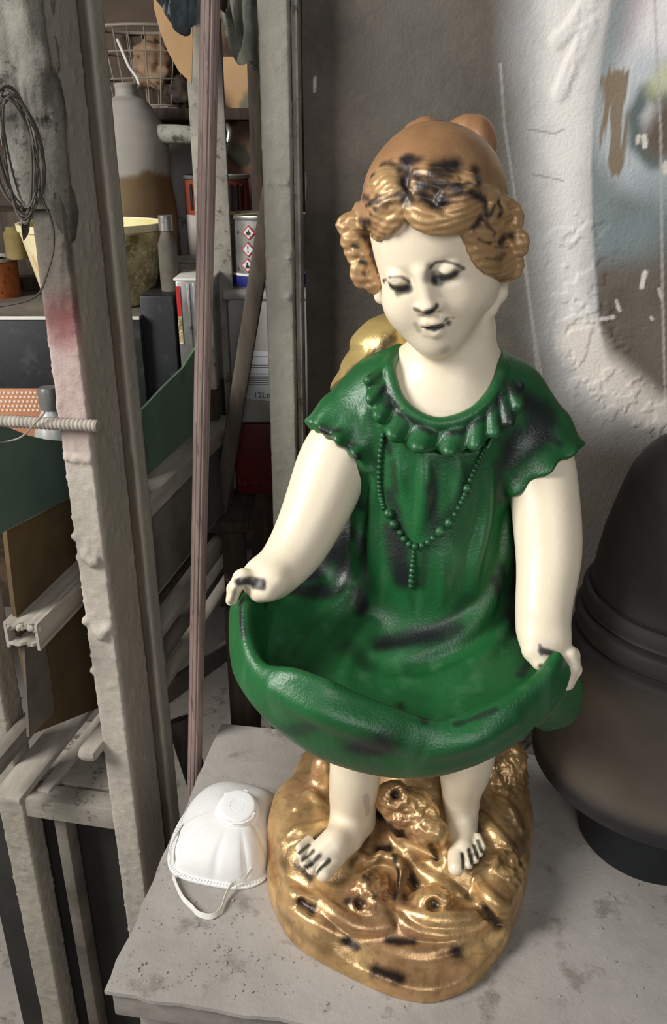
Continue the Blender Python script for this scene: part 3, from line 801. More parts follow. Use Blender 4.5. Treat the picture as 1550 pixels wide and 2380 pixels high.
# ---------------------------------------------------------------- gilded hat hanging behind the shoulder
HA = P(758, 905, .80); HBp = P(905, 715, .80)
hd = (HBp - HA) / np.linalg.norm(HBp - HA)
def f_hat(p):
    q = p - (HA + HBp) / 2 - np.array([.012, .006, -.008])
    n = np.cross(hd, (0, 1, 0)); n /= np.linalg.norm(n)
    L = np.stack([hd, np.array([0, 1, 0]), n], 1)
    e = ellip(q @ L, (0, 0, 0), (.058, .050, .018))
    e = smin(e, chain(p, [(P(880, 800, .80), .022), (P(960, 830, .795), .026)], .01), .02)
    return e + .003 * fbm(p, 40, 2, 41) - .002 * np.sin((q @ hd) * 180 + (q @ n) * 300) * .5
V, F = mesh_sdf(f_hat, HA - .09, np.array([HBp[0] + .13, HBp[1] + .09, HBp[2] + .09]), .0018)
hit = caster(V, F)
C = np.array(srgb(214, 186, 120)) * (1 + .5 * fbm(V, 50, 3, 42))[:, None]
blot(V, C, hit, [([(800, 885), (850, 845), (910, 790)], 20, .85), ([(770, 905), (800, 880)], 8, .7)], HB, 43, .9, .7)
mobj('hat', V, F, M_GOLD, statue, colors=np.clip(C, 0, 1))

# ---------------------------------------------------------------- rocky base
BP = [PZ(x, y, 0.0) for x, y in ((620, 1985), (618, 2050), (630, 2110), (672, 2190), (740, 2240), (820, 2282), (900, 2318), (960, 2334), (1010, 2336), (1065, 2318), (1110, 2290), (1165, 2225), (1195, 2160), (1222, 2080), (1232, 1990), (1230, 1920))]
BP += [np.array([.21, .87, 0]), np.array([.185, .93, 0]), np.array([.10, .955, 0]), np.array([0, .945, 0]), np.array([-.055, .90, 0])]
BPOLY = resample(np.array(BP + [BP[0]]), .012)[:-1, :2]
LUMP = [  # px, py, Y, radii, smooth
    ((1168, 1815, .835), (.030, .030, .062), .015), ((1185, 1760, .845), (.022, .022, .040), .012), ((755, 1800, .825), (.018, .02, .040), .012), ((748, 1775, .825), (.012, .012, .016), .006),
    ((700, 1885, .80), (.045, .045, .045), .02), ((1010, 1830, .83), (.09, .05, .07), .03), ((960, 1880, .745), (.031, .026, .036), .010), ((915, 1845, .750), (.022, .018, .022), .008), ((1000, 1925, .722), (.020, .016, .018), .008),
    ((1180, 1900, .80), (.035, .05, .045), .02), ((1165, 2050, .70), (.028, .032, .026), .010), ((1150, 2085, .675), (.026, .022, .020), .008), ((1175, 2015, .715), (.022, .018, .016), .006),
    ((1010, 2125, .662), (.050, .030, .022), .010), ((1080, 2130, .668), (.038, .024, .018), .008), ((1005, 2085, .672), (.022, .016, .016), .006),
    ((870, 2120, .664), (.036, .028, .024), .010), ((860, 2060, .685), (.022, .020, .018), .008), ((760, 2090, .676), (.050, .030, .018), .014), ((700, 2075, .690), (.030, .022, .018), .010), ((770, 2150, .650), (.04, .022, .016), .012),
    ((1170, 2170, .655), (.02, .02, .012), .010), ((745, 1950, .74), (.05, .05, .03), .02), ((1060, 1960, .74), (.05, .05, .028), .02), ((880, 2190, .640), (.07, .02, .010), .012)]
def surf_base(x, y):
    return .018 + .055 * sstep(.60, .80, y + .05 * (x - .06))
BL = [(P(px, py, Y), r, k) for (px, py, Y), r, k in LUMP]
for i, (c, r, k) in enumerate(BL):
    BL[i] = (np.array([c[0], c[1], max(c[2] - r[2] * .35, .01)]), r, k)
RG = [[P(*q) for q in s] for s in [[(888, 1985, .722), (918, 1990, .715), (936, 2020, .700), (930, 2060, .683), (916, 2105, .662)]]]
GV = [[P(*q) for q in s] for s in ([(880, 1900, .752), (915, 1945, .735), (1020, 2000, .715)], [(918, 2010, .702), (912, 2060, .684)], [(950, 2010, .702), (948, 2050, .686), (920, 2110, .660)], [(700, 2100, .675), (725, 2130, .662)], [(860, 1985, .722), (895, 1960, .728)])]
GRAN = [(P(1175, 2015, .71), .030), (P(870, 2055, .68), .028), (P(1030, 2090, .67), .016), (P(960, 1880, .73), .042), (P(860, 2110, .665), .018), (P(1180, 1780, .84), .05)]
_gx, _gy = np.meshgrid(np.arange(-.14, .27, .003), np.arange(.51, 1.0, .003), indexing='ij')
_pg = poly2d(_gx.ravel(), _gy.ravel(), BPOLY).reshape(_gx.shape)
def base_edge(x, y):
    u = np.clip((x + .14) / .003, 0, _pg.shape[0] - 1.01); v = np.clip((y - .51) / .003, 0, _pg.shape[1] - 1.01)
    i, j = u.astype(int), v.astype(int); f, g = u - i, v - j
    return _pg[i, j] * (1 - f) * (1 - g) + _pg[i + 1, j] * f * (1 - g) + _pg[i, j + 1] * (1 - f) * g + _pg[i + 1, j + 1] * f * g
def f_base(p):
    x, y, z = p[:, 0], p[:, 1], p[:, 2]
    e = base_edge(x, y)
    d = smax(e, z - .020, .012)
    h = surf_base(x, y)
    d = smin(d, smax(e + .016, (z - h) * .85, .016), .008)
    for c, r, k in BL: d = smin(d, ellip(p, c, r), k)
    for g in RG: d = smin(d, chain(p, [(q - np.array([0, 0, .004]), .0062) for q in g], .004), .005)
    for g in GV: d = smax(d, -chain(p, [(q + np.array([0, 0, .001]), .0050) for q in g], .004), .006)
    return d
f_base0 = f_base
BSt = Stamp(np.array([-.13, .53, -.01]), np.array([.26, .96, .20]), .0016, .009)
BSn = Stamp(np.array([-.13, .53, -.01]), np.array([.26, .96, .20]), .0016, .009)
def ringpx(cx_, cy_, rx, ry, n=9, lift=-.001, a0=0, a1=2 * pi): return [(cx_ + rx * cos(a), cy_ + ry * sin(a), lift) for a in np.linspace(a0, a1, n)]
for pix, r in [(ringpx(1008, 2103, 27, 20), .0042), (ringpx(870, 2052, 30, 24, 10), .0040), (ringpx(868, 2056, 15, 12), .0030), (ringpx(848, 2098, 26, 18, 9, -.001, -.5, 4), .0040), (ringpx(918, 1848, 24, 22), .0038), (ringpx(1172, 2008, 26, 22), .0036),
               ([(925, 2128, -.003), (960, 2158, -.001), (1030, 2172, -.001), (1100, 2160, -.001), (1150, 2130, -.003)], [.003, .0055, .006, .0055, .003]),
               ([(935, 2115, -.004), (1000, 2135, -.001), (1080, 2135, -.002), (1130, 2118, -.004)], [.004, .009, .009, .004]),
               ([(735, 2080, -.003), (780, 2125, -.001), (840, 2155, -.001), (905, 2150, -.003)], [.004, .008, .008, .004]),
               ([(665, 2050, -.003), (690, 2085, -.001), (740, 2095, -.003)], [.004, .009, .004]), ([(690, 2120, -.003), (740, 2150, -.001), (800, 2178, -.003)], [.003, .007, .003]),
               ([(830, 1985, -.003), (860, 2000, -.001), (885, 1985, -.002)], [.004, .007, .004]), ([(1110, 2045, -.003), (1140, 2090, -.001), (1180, 2110, -.002)], [.005, .010, .006]),
               ([(950, 1990, -.003), (985, 2030, -.001), (1040, 2060, -.002), (1080, 2085, -.003)], [.004, .007, .006, .003]),
               ([(1120, 1900, -.003), (1160, 1950, -.001), (1200, 1990, -.002)], [.006, .010, .005]), ([(1140, 1850, -.003), (1180, 1880, -.001), (1210, 1930, -.003)], [.005, .009, .005]),
               ([(690, 1880, -.004), (720, 1850, -.001), (750, 1870, -.003)], [.005, .009, .005]), ([(660, 1960, -.003), (690, 1935, -.001), (740, 1915, -.003)], [.005, .009, .005]),
               ([(900, 2205, -.004), (980, 2215, -.002), (1060, 2195, -.002), (1120, 2165, -.004)], [.003, .007, .007, .003])]:
    stroke(BSt, pix, r, .0015, f_base0)
for pix, r in [([(1008, 2103, .001)] * 2, .0065), ([(918, 1848, .001)] * 2, .0050), ([(838, 2102, .001)] * 2, .0060), ([(700, 2098, .003), (728, 2116, .003)], .0055), ([(930, 1940, .001), (938, 1955, .001)], .0060), ([(1120, 2110, .003), (1158, 2150, .003)], .0055), ([(1000, 1965, .002), (1018, 2000, .002)], .0055), ([(950, 2040, .001), (965, 2058, .001)], .0060)]:
    if pix[0] == pix[-1]: q = fhit(f_base0, pix[0][0], pix[0][1], pix[0][2]); BSn.balls([q], r)
    else: stroke(BSn, pix, r, .0015, f_base0)
def f_base(p):
    d = smin(f_base0(p), BSt(p), .005)
    d = smax(d, -BSn(p), .004)
    d = smax(d, base_edge(p[:, 0], p[:, 1]), .006)
    return np.maximum(d, .0003 - p[:, 2])
V, F = mesh_sdf(f_base, np.array([-.13, .52, -.012]), np.array([.26, .99, .22]), .0016)
V = relax(V, F, 1, .4)
gm = np.zeros(len(V))
for c, r in GRAN: gm = np.maximum(gm, 1 - sstep(r * .6, r * 1.1, np.linalg.norm(V - c, axis=1)))
up = sstep(.004, .012, V[:, 2])
V = V + vnorm(V, F) * ((.010 * gm * fbm(V, 115, 2, 51) + .0035 * fbm(V, 30, 3, 52)) * up)[:, None]
hit = caster(V, F)
C = np.array(GOLDC) * (1 + .75 * fbm(V, 38, 3, 53))[:, None]
k = sstep(0, .25, fbm(V, 20, 2, 54))[:, None]; C = C * (1 - .6 * k) + np.array(srgb(190, 142, 108)) * .6 * k
k = sstep(.02, .22, fbm(V, 27, 3, 58))[:, None]; C = C * (1 - .4 * k) + np.array(srgb(122, 90, 58)) * .4 * k
k = sstep(.08, .2, fbm(V, 150, 2, 55))[:, None]; C = C * (1 - .25 * k) + np.array(srgb(96, 70, 40)) * .25 * k
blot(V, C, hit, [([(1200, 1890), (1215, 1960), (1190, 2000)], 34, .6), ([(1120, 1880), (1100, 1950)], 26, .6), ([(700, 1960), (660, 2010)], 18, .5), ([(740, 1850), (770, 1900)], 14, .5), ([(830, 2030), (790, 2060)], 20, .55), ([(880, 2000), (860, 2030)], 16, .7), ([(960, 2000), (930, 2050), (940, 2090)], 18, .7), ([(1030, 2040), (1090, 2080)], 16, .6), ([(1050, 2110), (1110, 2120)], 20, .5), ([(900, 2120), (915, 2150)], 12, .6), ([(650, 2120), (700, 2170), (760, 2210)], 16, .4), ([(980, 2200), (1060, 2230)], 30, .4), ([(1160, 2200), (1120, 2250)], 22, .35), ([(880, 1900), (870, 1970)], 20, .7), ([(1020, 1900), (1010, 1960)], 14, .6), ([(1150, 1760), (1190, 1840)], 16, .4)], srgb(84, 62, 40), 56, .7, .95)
blot(V, C, hit, [(915, 1850, 17, .95), ([(880, 1890), (905, 1920), (945, 1945)], 15, .9), (930, 1945, 16, .95), ([(880, 1975), (905, 1972)], 12, .95), ([(915, 1990), (925, 2030), (915, 2085)], 8, .95), ([(955, 2040), (965, 2055)], 16, .95), (940, 2085, 10, .8), (850, 2040, 16, .85), ([(810, 2095), (840, 2100)], 14, .9), (870, 2085, 10, .8), (1010, 2104, 16, .97), ([(1000, 1965), (1015, 2000)], 12, .9), ([(700, 2095), (728, 2115)], 13, .95),
                 ([(800, 2185), (828, 2200)], 12, .95), ([(900, 2185), (960, 2190)], 12, .93), (1060, 2212, 20, .93), ([(870, 2255), (930, 2275)], 17, .95), ([(1130, 2115), (1160, 2150)], 14, .93), ([(1085, 2085), (1130, 2110)], 8, .7), ([(860, 1880), (850, 1960), (815, 2010)], 10, .75), ([(700, 1985), (690, 2010), (720, 2040)], 12, .9), ([(1090, 2015), (1120, 1985)], 12, .8), ([(1095, 1850), (1110, 1930)], 14, .6), ([(1150, 1770), (1160, 1800)], 6, .5), ([(1190, 1910), (1225, 1990)], 22, .5), ([(1170, 2040), (1200, 2060)], 10, .5), ([(760, 1930), (720, 1960)], 8, .8)], HB, 57, .55, .8)
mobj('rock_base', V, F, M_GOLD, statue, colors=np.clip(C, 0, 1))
# =================================================================== MATERIALS OF THE WORKSHOP
M_TABLE = mat_mix('dusty_table_board', srgb(146, 140, 133), srgb(171, 165, 158), 5, .85, c3=srgb(134, 127, 119), contrast=(.35, .62), bump=((18, .2, 4), (90, .35, 6), (260, .2, 4)))
M_TABLE2 = mat_mix('worn_table_frame', srgb(112, 106, 98), srgb(150, 144, 136), 12, .85, bump=((60, .4, 5),))
M_STEEL = mat_mix('overspray_steel', srgb(122, 117, 106), srgb(168, 162, 150), 9, .78, c3=srgb(96, 88, 76), bump=((45, .35, 5), (190, .35, 4)))
M_STEELD = mat_mix('dark_overspray_steel', srgb(78, 72, 64), srgb(112, 105, 95), 9, .8, bump=((60, .35, 5), (220, .3, 4)))
M_BATTEN = mat_mix('dusty_batten', srgb(140, 132, 120), srgb(176, 168, 156), 6, .8, stretch=(6, 1, 6), bump=((30, .2, 4), (140, .15, 3)))
M_BATTEND = mat_mix('grey_batten', srgb(92, 86, 78), srgb(128, 121, 110), 6, .85, stretch=(6, 1, 6), bump=((40, .25, 4),))
M_WOODD = mat_mix('dark_timber', srgb(48, 40, 33), srgb(78, 66, 54), 7, .8, stretch=(8, 8, 1), bump=((50, .3, 4),))
M_GREEN = mat_mix('green_sheet', srgb(86, 112, 90), srgb(104, 128, 108), 4, .55, c3=srgb(76, 98, 82), bump=((120, .05, 3),))
M_GREEND = mat_mix('dark_green_sheet', srgb(70, 92, 82), srgb(88, 110, 98), 4, .55, bump=((120, .05, 3),))
M_BROWN = mat_mix('brown_board', srgb(80, 64, 42), srgb(108, 88, 56), 5, .7, c3=srgb(84, 66, 44), bump=((40, .2, 4),))
M_TAN = mat_mix('tan_sheet', srgb(170, 134, 92), srgb(188, 152, 108), 5, .7, bump=((60, .1, 3),))
M_BLACK = mat_mix('black_plastic', srgb(24, 25, 27), srgb(36, 37, 40), 6, .5, c3=srgb(52, 52, 54), bump=((150, .06, 3),))
M_WHITE = mat_mix('white_plastic', srgb(206, 202, 192), srgb(224, 220, 212), 6, .5, bump=((60, .06, 3),))
M_TUBW = mat_mix('dusty_white_tub', srgb(158, 154, 144), srgb(182, 178, 168), 5, .55, bump=((60, .06, 3),))
M_RED = mat_mix('dark_red_band', srgb(86, 24, 24), srgb(110, 32, 30), 6, .5, bump=None)
M_TIN = mat_mix('scuffed_tin', srgb(140, 138, 134), srgb(186, 184, 180), 9, .35, metal=.75, c3=srgb(96, 92, 88), bump=((30, .1, 4),))
M_CREAM = mat_mix('cream_bucket', srgb(222, 206, 160), srgb(238, 228, 196), 5, .55, c3=srgb(206, 178, 112), bump=((60, .4, 5), (160, .3, 4)))
M_CRUST = mat_mix('crusted_paint', srgb(120, 100, 56), srgb(206, 192, 146), 30, .6, c3=srgb(236, 226, 190), bump=((60, .9, 5), (190, .6, 4)))
M_RUST = mat_mix('rusty_tin', srgb(120, 62, 34), srgb(164, 92, 50), 8, .7, c3=srgb(66, 44, 32), bump=((50, .3, 4),))
M_MAROON = mat_mix('red_brown_can', srgb(124, 58, 42), srgb(146, 74, 54), 8, .5, bump=((50, .1, 3),))
M_YEL = mat_mix('dried_yellow_paint', srgb(206, 196, 132), srgb(228, 220, 168), 8, .5, bump=((60, .3, 4),))
M_BLUE = mat_mix('blue_band', srgb(38, 40, 110), srgb(46, 50, 128), 6, .4, bump=None)
M_INK = mat_mix('black_ink', srgb(22, 22, 24), srgb(30, 30, 32), 6, .6, bump=None)
M_INKG = mat_mix('grey_ink', srgb(96, 94, 92), srgb(112, 110, 108), 6, .7, bump=None)
M_INKR = mat_mix('red_ink', srgb(176, 36, 36), srgb(190, 44, 42), 6, .6, bump=None)
M_PAPER = mat_mix('paper_label', srgb(196, 198, 200), srgb(212, 212, 212), 4, .8, bump=None)
M_MINT = mat_mix('mint_plastic', srgb(118, 178, 144), srgb(136, 192, 160), 4, .5, bump=None)
M_COPPER = mat_mix('copper_sheet', srgb(176, 120, 88), srgb(196, 140, 106), 4, .5, metal=.2, bump=None)
M_DOT = mat_mix('pale_dot', srgb(222, 200, 180), srgb(232, 214, 196), 4, .5, bump=None)
M_RAGB = mat_mix('blue_grey_rag', srgb(82, 92, 94), srgb(122, 132, 132), 7, .9, c3=srgb(56, 60, 62), bump=((60, .5, 5), (240, .4, 3)))
M_RAGG = mat_mix('dusty_grey_rag', srgb(112, 114, 104), srgb(168, 168, 154), 7, .9, c3=srgb(70, 70, 64), bump=((60, .5, 5), (240, .4, 3)))
M_RAGD = mat_mix('dark_dusty_rag', srgb(58, 56, 50), srgb(140, 136, 126), 11, .95, c3=srgb(50, 48, 44), bump=((50, .8, 6), (240, .5, 3)), contrast=(.3, .7))
M_KRAFT = mat_mix('crumpled_kraft', srgb(132, 104, 80), srgb(176, 148, 120), 7, .9, c3=srgb(90, 70, 54), bump=((40, .8, 5),))
M_WIRE = mat_mix('dusty_wire', srgb(126, 116, 104), srgb(160, 148, 134), 10, .6, bump=None)
M_WIRED = mat_mix('dark_wire', srgb(58, 54, 48), srgb(84, 78, 70), 10, .7, bump=None)
M_GREYB = mat_mix('grey_carton', srgb(168, 160, 152), srgb(186, 178, 170), 6, .85, bump=((60, .1, 3),))
M_VOID = mat_mix('void_black', srgb(30, 29, 26), srgb(46, 44, 39), 5, .9, bump=((40, .2, 4),))  # near-black tone for the shadowed void under the rack
M_FLOOR = mat_mix('speckled_floor', srgb(150, 142, 134), srgb(172, 164, 156), 5, .7, c3=srgb(120, 110, 100), bump=((40, .15, 4),))
M_BACK = mat_mix('grimy_back_wall', srgb(64, 54, 46), srgb(98, 82, 68), 2.2, .9, c3=srgb(120, 96, 78), bump=((12, .3, 5),))
M_SIDE = mat_mix('grey_plaster_wall', srgb(118, 112, 106), srgb(140, 134, 128), 2.2, .9, bump=((12, .3, 5),))
M_CLOTHW = mat_mix('white_respirator_fabric', srgb(220, 219, 216), srgb(230, 229, 226), 6, .85, bump=((420, .12, 2),))
M_VALVE = mat_mix('white_valve_plastic', srgb(232, 232, 230), srgb(238, 238, 236), 6, .4, bump=None)
M_STRAP = mat_mix('elastic_strap', srgb(206, 204, 194), srgb(220, 218, 208), 8, .8, bump=((500, .2, 2),))
M_PET = mat_mix('dusty_clear_plastic', srgb(150, 150, 146), srgb(186, 186, 182), 8, .3, bump=((60, .2, 4),), spec=.8)

M_STRIP = mat_mix('grey_brown_strip', srgb(78, 68, 58), srgb(108, 98, 86), 7, .8, stretch=(6, 6, 1), bump=((50, .3, 4),))
FLOOR_Z = -.75
def unit(v): v = np.asarray(v, float); return v / np.linalg.norm(v)

# ------------------------------------------------------------------ floor and walls
o = MB().box((0, 1.2, FLOOR_Z - .03), (6, 5.2, .06)).build('floor', M_FLOOR); tag(o, kind='structure')
o = MB().box((-.6, 2.72, .55), (4.6, .06, 2.6)).build('wall_back', M_BACK); tag(o, kind='structure')
o = MB().box((-2.3, 1.1, .55), (.06, 3.2, 2.6)).build('wall_left', M_SIDE); tag(o, kind='structure')

# ------------------------------------------------------------------ table
YAW = radians(8.9)
TU = np.array([sin(YAW), cos(YAW), 0]); TV = np.array([cos(YAW), -sin(YAW), 0]); TR = np.stack([TV, TU, [0, 0, 1]], 1)
TA = PZ(241, 2305, 0); TB = PZ(506, 1681, 0)
tl = float(np.dot(TB - TA, TU))
def TT(s, t, z=0): return TA + TV * s + TU * t + np.array([0, 0, z])
table = thing('work_table', 'low grey work table with a dusty ragged-edged board top under the statue', 'table', TT(.55, tl / 2, FLOOR_Z) * np.array([1, 1, 0]) + np.array([0, 0, FLOOR_Z]), -YAW)
# board: ragged at the front-left corner
ns, ntt = 90, 50
fr = []
Gs = np.zeros((ntt + 1, ns + 1, 3))
for i in range(ntt + 1):
    for j in range(ns + 1):
        s = (j / ns) ** 1.3 * 1.15; t = tl * i / ntt
        q = TT(s, t)
        if i == 0: q = q + TU * (.006 * (vnoise(np.array([[s * 60, 3.3, 0]]))[0] - .5) - .010 * s)
        if j == 0: q = q + TV * (.005 * (vnoise(np.array([[t * 55, 7.7, 0]]))[0] - .5))
        Gs[i, j] = q
top = MB().slab(Gs - np.array([0, 0, .0025]), np.array([0, 0, 1.0]), .005).build('board_top', M_TABLE, table, smooth=True)
fm = MB(); fm.box(TT(.60, tl / 2 + .004, -.024), (1.19, tl - .002, .036), TR, .003); fm.build('table_top', M_TABLE2, table)
for s, t in ((.05, .05), (1.12, .05), (.05, tl - .04), (1.12, tl - .04)):
    MB().box(TT(s, t, (FLOOR_Z - .042) / 2), (.05, .05, -FLOOR_Z - .042), TR, .003).build('leg', M_TABLE2, table)
ap = MB(); ap.box(TT(.585, .05, -.075), (1.02, .02, .066), TR, .002); ap.build('apron', M_TABLE2, table)
# crumbs of dried paint lying on the board
cr = MB(); rr = np.random.RandomState(3)
n = 0
while n < 300:
    px, py = rr.uniform(250, 1550), rr.uniform(1850, 2380)
    if rr.rand() < .5: px, py = rr.normal(480, 120), rr.normal(2230, 90)
    q = PZ(px, py, 0); q[2] = 0
    if not (.004 < np.dot(q - TA, TV) < 1.0 and .01 < np.dot(q - TA, TU) < tl - .02): continue
    if base_edge(np.array([q[0]]), np.array([q[1]]))[0] < .004: continue
    r = .0005 + .0016 * rr.rand() ** 3; k = rr.randint(4, 7); an_ = np.sort(rr.uniform(0, 6.28, k)); rr2 = r * rr.uniform(.6, 1.5, k)
    cr.prism([q + np.array([c_ * cos(a_), c_ * sin(a_), .0002]) for a_, c_ in zip(an_, rr2)], (r * rr.uniform(-.3, .3), r * rr.uniform(-.3, .3), r * rr.uniform(.3, .9))); n += 1
o = cr.build('paint_crumbs', M_TABLE, smooth=False); tag(o, 'loose grey crumbs and flakes of dried paint scattered over the table board', 'crumbs', kind='stuff')

# ------------------------------------------------------------------ painted wall panel behind the statue
WO = np.array([-.036, 1.115, 0])
def WP(s, z): return WO + TV * s + np.array([0, 0, z])
def whit(px, py):
    d = ray(px, py); t = np.dot(WO - CAM, TU) / np.dot(d, TU); q = CAM + d * t
    return np.array([np.dot(q - WO, TV), q[2]])
sx = np.arange(0, .86, .0019); sz = np.arange(-.12, 1.12, .0019)
gs, gz = np.meshgrid(sx, sz, indexing='ij'); S2 = np.stack([gs.ravel(), gz.ravel()], 1); S3 = np.c_[S2, np.zeros(len(S2))]
def wline(pix):
    pts = [whit(*q) for q in pix]; d = np.full(len(S2), 9.)
    for a, b in zip(pts[:-1], pts[1:]):
        e = b - a; t = np.clip(((S2 - a) @ e) / (e @ e), 0, 1); d = np.minimum(d, np.linalg.norm(S2 - a - t[:, None] * e, axis=1))
    return d
def wpoly(pix): return poly2d(S2[:, 0], S2[:, 1], [whit(*q) for q in pix])
WC = np.tile(np.array(srgb(88, 80, 71)), (len(S2), 1)); n1, n2, n3 = fbm(S3, 9, 4, 61), fbm(S3, 40, 3, 62), fbm(S3, 160, 2, 63)
WC *= (1 + 1.3 * n1 + .45 * n2 + .35 * n3)[:, None]
def wmix(col, m): 
    global WC
    m = np.clip(m, 0, 1)[:, None]; WC = WC * (1 - m) + np.array(col) * m
def fade(d, a, b): return 1 - sstep(a, b, d)
wj = .010 * n1 + .006 * n2
gg = wline([(960, -200), (960, 500), (980, 760)]); wmix(srgb(118, 116, 108), fade(gg + wj, .0, .10) * .35)
band = wpoly([(1235, -300), (1240, 200), (1262, 500), (1290, 760), (1330, 900), (1400, 985), (1500, 1010), (1650, 1010), (1650, 950), (1550, 945), (1490, 915), (1440, 872), (1408, 830), (1393, 750), (1381, 600), (1376, 400), (1382, 250), (1402, 100), (1430, -40), (1440, -300)])
wmix(srgb(172, 172, 170), fade(band + wj * 2, -.005, .055) * .85)
wmix(srgb(226, 221, 214), fade(band + wj * 2, -.030, .012))
oval = wpoly([(1440, -300), (1430, -40), (1402, 100), (1382, 250), (1376, 400), (1381, 600), (1393, 750), (1408, 830), (1440, 872), (1490, 915), (1550, 945), (1700, 980), (1800, 500), (1800, -300)])
inn = fade(oval + .003 * n2, -.003, .003)
wmix(srgb(104, 94, 84) , inn * (1 - .0)); WC[inn > .5] *= (1 + .8 * n1[inn > .5] + .3 * n2[inn > .5])[:, None]
wmix(srgb(226, 220, 218), inn * fade(wline([(1600, -150), (1520, 60), (1450, 200)]) + wj * 2, .02, .085))
wmix(srgb(200, 168, 172), inn * fade(wline([(1470, -30), (1440, 60)]) + wj, .0, .030) * .7)
wmix(srgb(128, 138, 138), inn * fade(wline([(1425, 0), (1395, 180), (1385, 420), (1400, 560), (1480, 540)]) + wj, .004, .045) * .9)
wmix(srgb(186, 192, 194), inn * fade(wline([(1600, 180), (1500, 170), (1450, 260), (1445, 330), (1480, 400), (1560, 440)]) + wj, .006, .040) * .9)
wmix(srgb(74, 88, 84), inn * fade(wline([(1560, 230), (1500, 215), (1472, 270), (1480, 330), (1520, 375)]) + wj * .4, .002, .016) * .9)
wmix(srgb(190, 192, 150), inn * fade(wline([(1560, 160), (1530, 200)]) + wj, .0, .024) * .8)
wmix(srgb(100, 86, 74), inn * fade(wline([(1560, 280), (1540, 320)]) + wj, .010, .034))
wmix(srgb(118, 132, 132), inn * fade(wline([(1490, 520), (1530, 480)]) + wj, .0, .075) * .7)
brush = fade(wline([(1430, 195), (1428, 300), (1432, 380)]) + .030 * fbm(S3 * np.array([1, .05, 1]), 330, 2, 66), .008, .014); wmix(srgb(124, 104, 78), inn * brush * .9)
for ln, w, c in (([(1492, 668), (1500, 632)], .0035, (214, 208, 200)), ([(1398, 742), (1425, 736)], .0035, (196, 188, 180)), ([(1432, 700), (1440, 722)], .0028, (200, 192, 184)), ([(1482, 330), (1484, 318)], .003, (206, 200, 190)), ([(1497, 318), (1499, 338)], .004, (212, 206, 196)), ([(1545, 380), (1548, 400)], .004, (206, 200, 190)), ([(1530, 670), (1540, 700)], .002, (196, 188, 180)), ([(1512, 738), (1516, 742)], .002, (196, 188, 180)), ([(733, 180), (731, 212)], .0022, (186, 180, 172))):
    wmix(srgb(*c), fade(wline(ln) + .003 * n3, w * .5, w))
for ln in ([(1163, 150), (1172, 290), (1200, 480), (1230, 700), (1262, 900)], [(1215, 560), (1238, 760), (1250, 880)], [(1520, -20), (1535, 300), (1540, 700), (1548, 1000)]):
    wmix(srgb(176, 172, 166), fade(wline(ln) + .0012 * n3, .0008, .0022) * .7)
for ln in ([(1225, 300), (1290, 310), (1310, 300)], [(1235, 405), (1310, 420)]): wmix(srgb(110, 106, 100), fade(wline(ln) + .001 * n3, .0003, .0015) * .6)
dk = sstep(.42, .26, S2[:, 1]) * .0
wmix(srgb(84, 78, 72), fade(wline([(1360, 1180), (1400, 1300)]) + wj * 2, .06, .22) * .75)
wmix(srgb(76, 78, 70), fade(wline([(1150, 250), (1195, 620), (1240, 900)]) + wj, .0, .05) * .45)
wmix(srgb(226, 216, 202), fade(wline([(1345, 790), (1385, 850), (1450, 900), (1510, 950), (1580, 965)]) + wj, .008, .035) * .8)
# relief: blistered and flaking paint
pe = fade(wline([(1350, 580), (1360, 700), (1365, 800), (1400, 870), (1500, 960), (1600, 1000)]) + wj, .02, .065)
fl = sstep(.02, .035, fbm(S3 + .03 * np.c_[n1, n2, n1], 75, 4, 67)) * pe
ff = fade(wline([(1385, -20), (1330, 60), (1295, 95)]) + wj * .3, .003, .012) + fade(wline([(1370, 60), (1325, 160), (1302, 215)]) + wj * .3, .003, .012)
relief = .0012 * fl + .0006 * n2 * (.15 + pe) + .0003 * n3 + .0022 * np.clip(ff, 0, 1) * (1 - .5 * sstep(0, .1, n2))
relief += .010 * np.exp(-S2[:, 0] / .02) * fbm(S3 * np.array([0, 1, 0]), 9, 2, 68)
WV = WO + TV * S2[:, :1] + np.array([0, 0, 1]) * S2[:, 1:] - TU * relief[:, None]
a, b = gs.shape; idx = np.arange(a * b).reshape(a, b)
WF = np.stack([idx[:-1, :-1], idx[1:, :-1], idx[1:, 1:], idx[:-1, 1:]], -1).reshape(-1, 4)
M_WALL = mat_paint('sprayed_hardboard', .72, bump=((60, .25, 5), (240, .35, 4)), spec=.35)
wall = thing('wall_back_board', None, None, WP(.5, -.75)); wall['kind'] = 'structure'; wall.name = 'wall_right'
mobj('wall_face', WV, WF, M_WALL, wall, colors=np.clip(WC, 0, 1))
MB().box(WP(.51, .235) + TU * .012, (1.02, .018, 1.97), TR).build('wall_backing', M_SIDE, wall)

# ------------------------------------------------------------------ upright post at the panel's left edge
pc = P(656, 700, 1.085)
ps = thing('steel_post', 'grey pimpled steel post standing at the left edge of the painted wall board', 'post', (pc[0], pc[1], FLOOR_Z), -YAW)
def post_sdf(w, dpt, z0, z1, am, seed, lumps=()):
    def f(p):
        q = np.abs(p - np.array([0, 0, (z0 + z1) / 2])) - np.array([w / 2, dpt / 2, (z1 - z0) / 2]) + .003
        d = np.linalg.norm(np.maximum(q, 0), axis=1) + np.minimum(q.max(1), 0) - .003
        for c, r in lumps: d = smin(d, sphere(p, np.array(c), r), .004)
        return d
    V, F = mesh_sdf(f, np.array([-w / 2 - .02, -dpt / 2 - .02, z0 - .02]), np.array([w / 2 + .02, dpt / 2 + .02, z1 + .02]), .0034)
    V = V + vnorm(V, F) * (am * fbm(V, 60, 3, seed) + am * .9 * sstep(.1, .3, fbm(V, 150, 2, seed + 1)))[:, None]
    return V, F
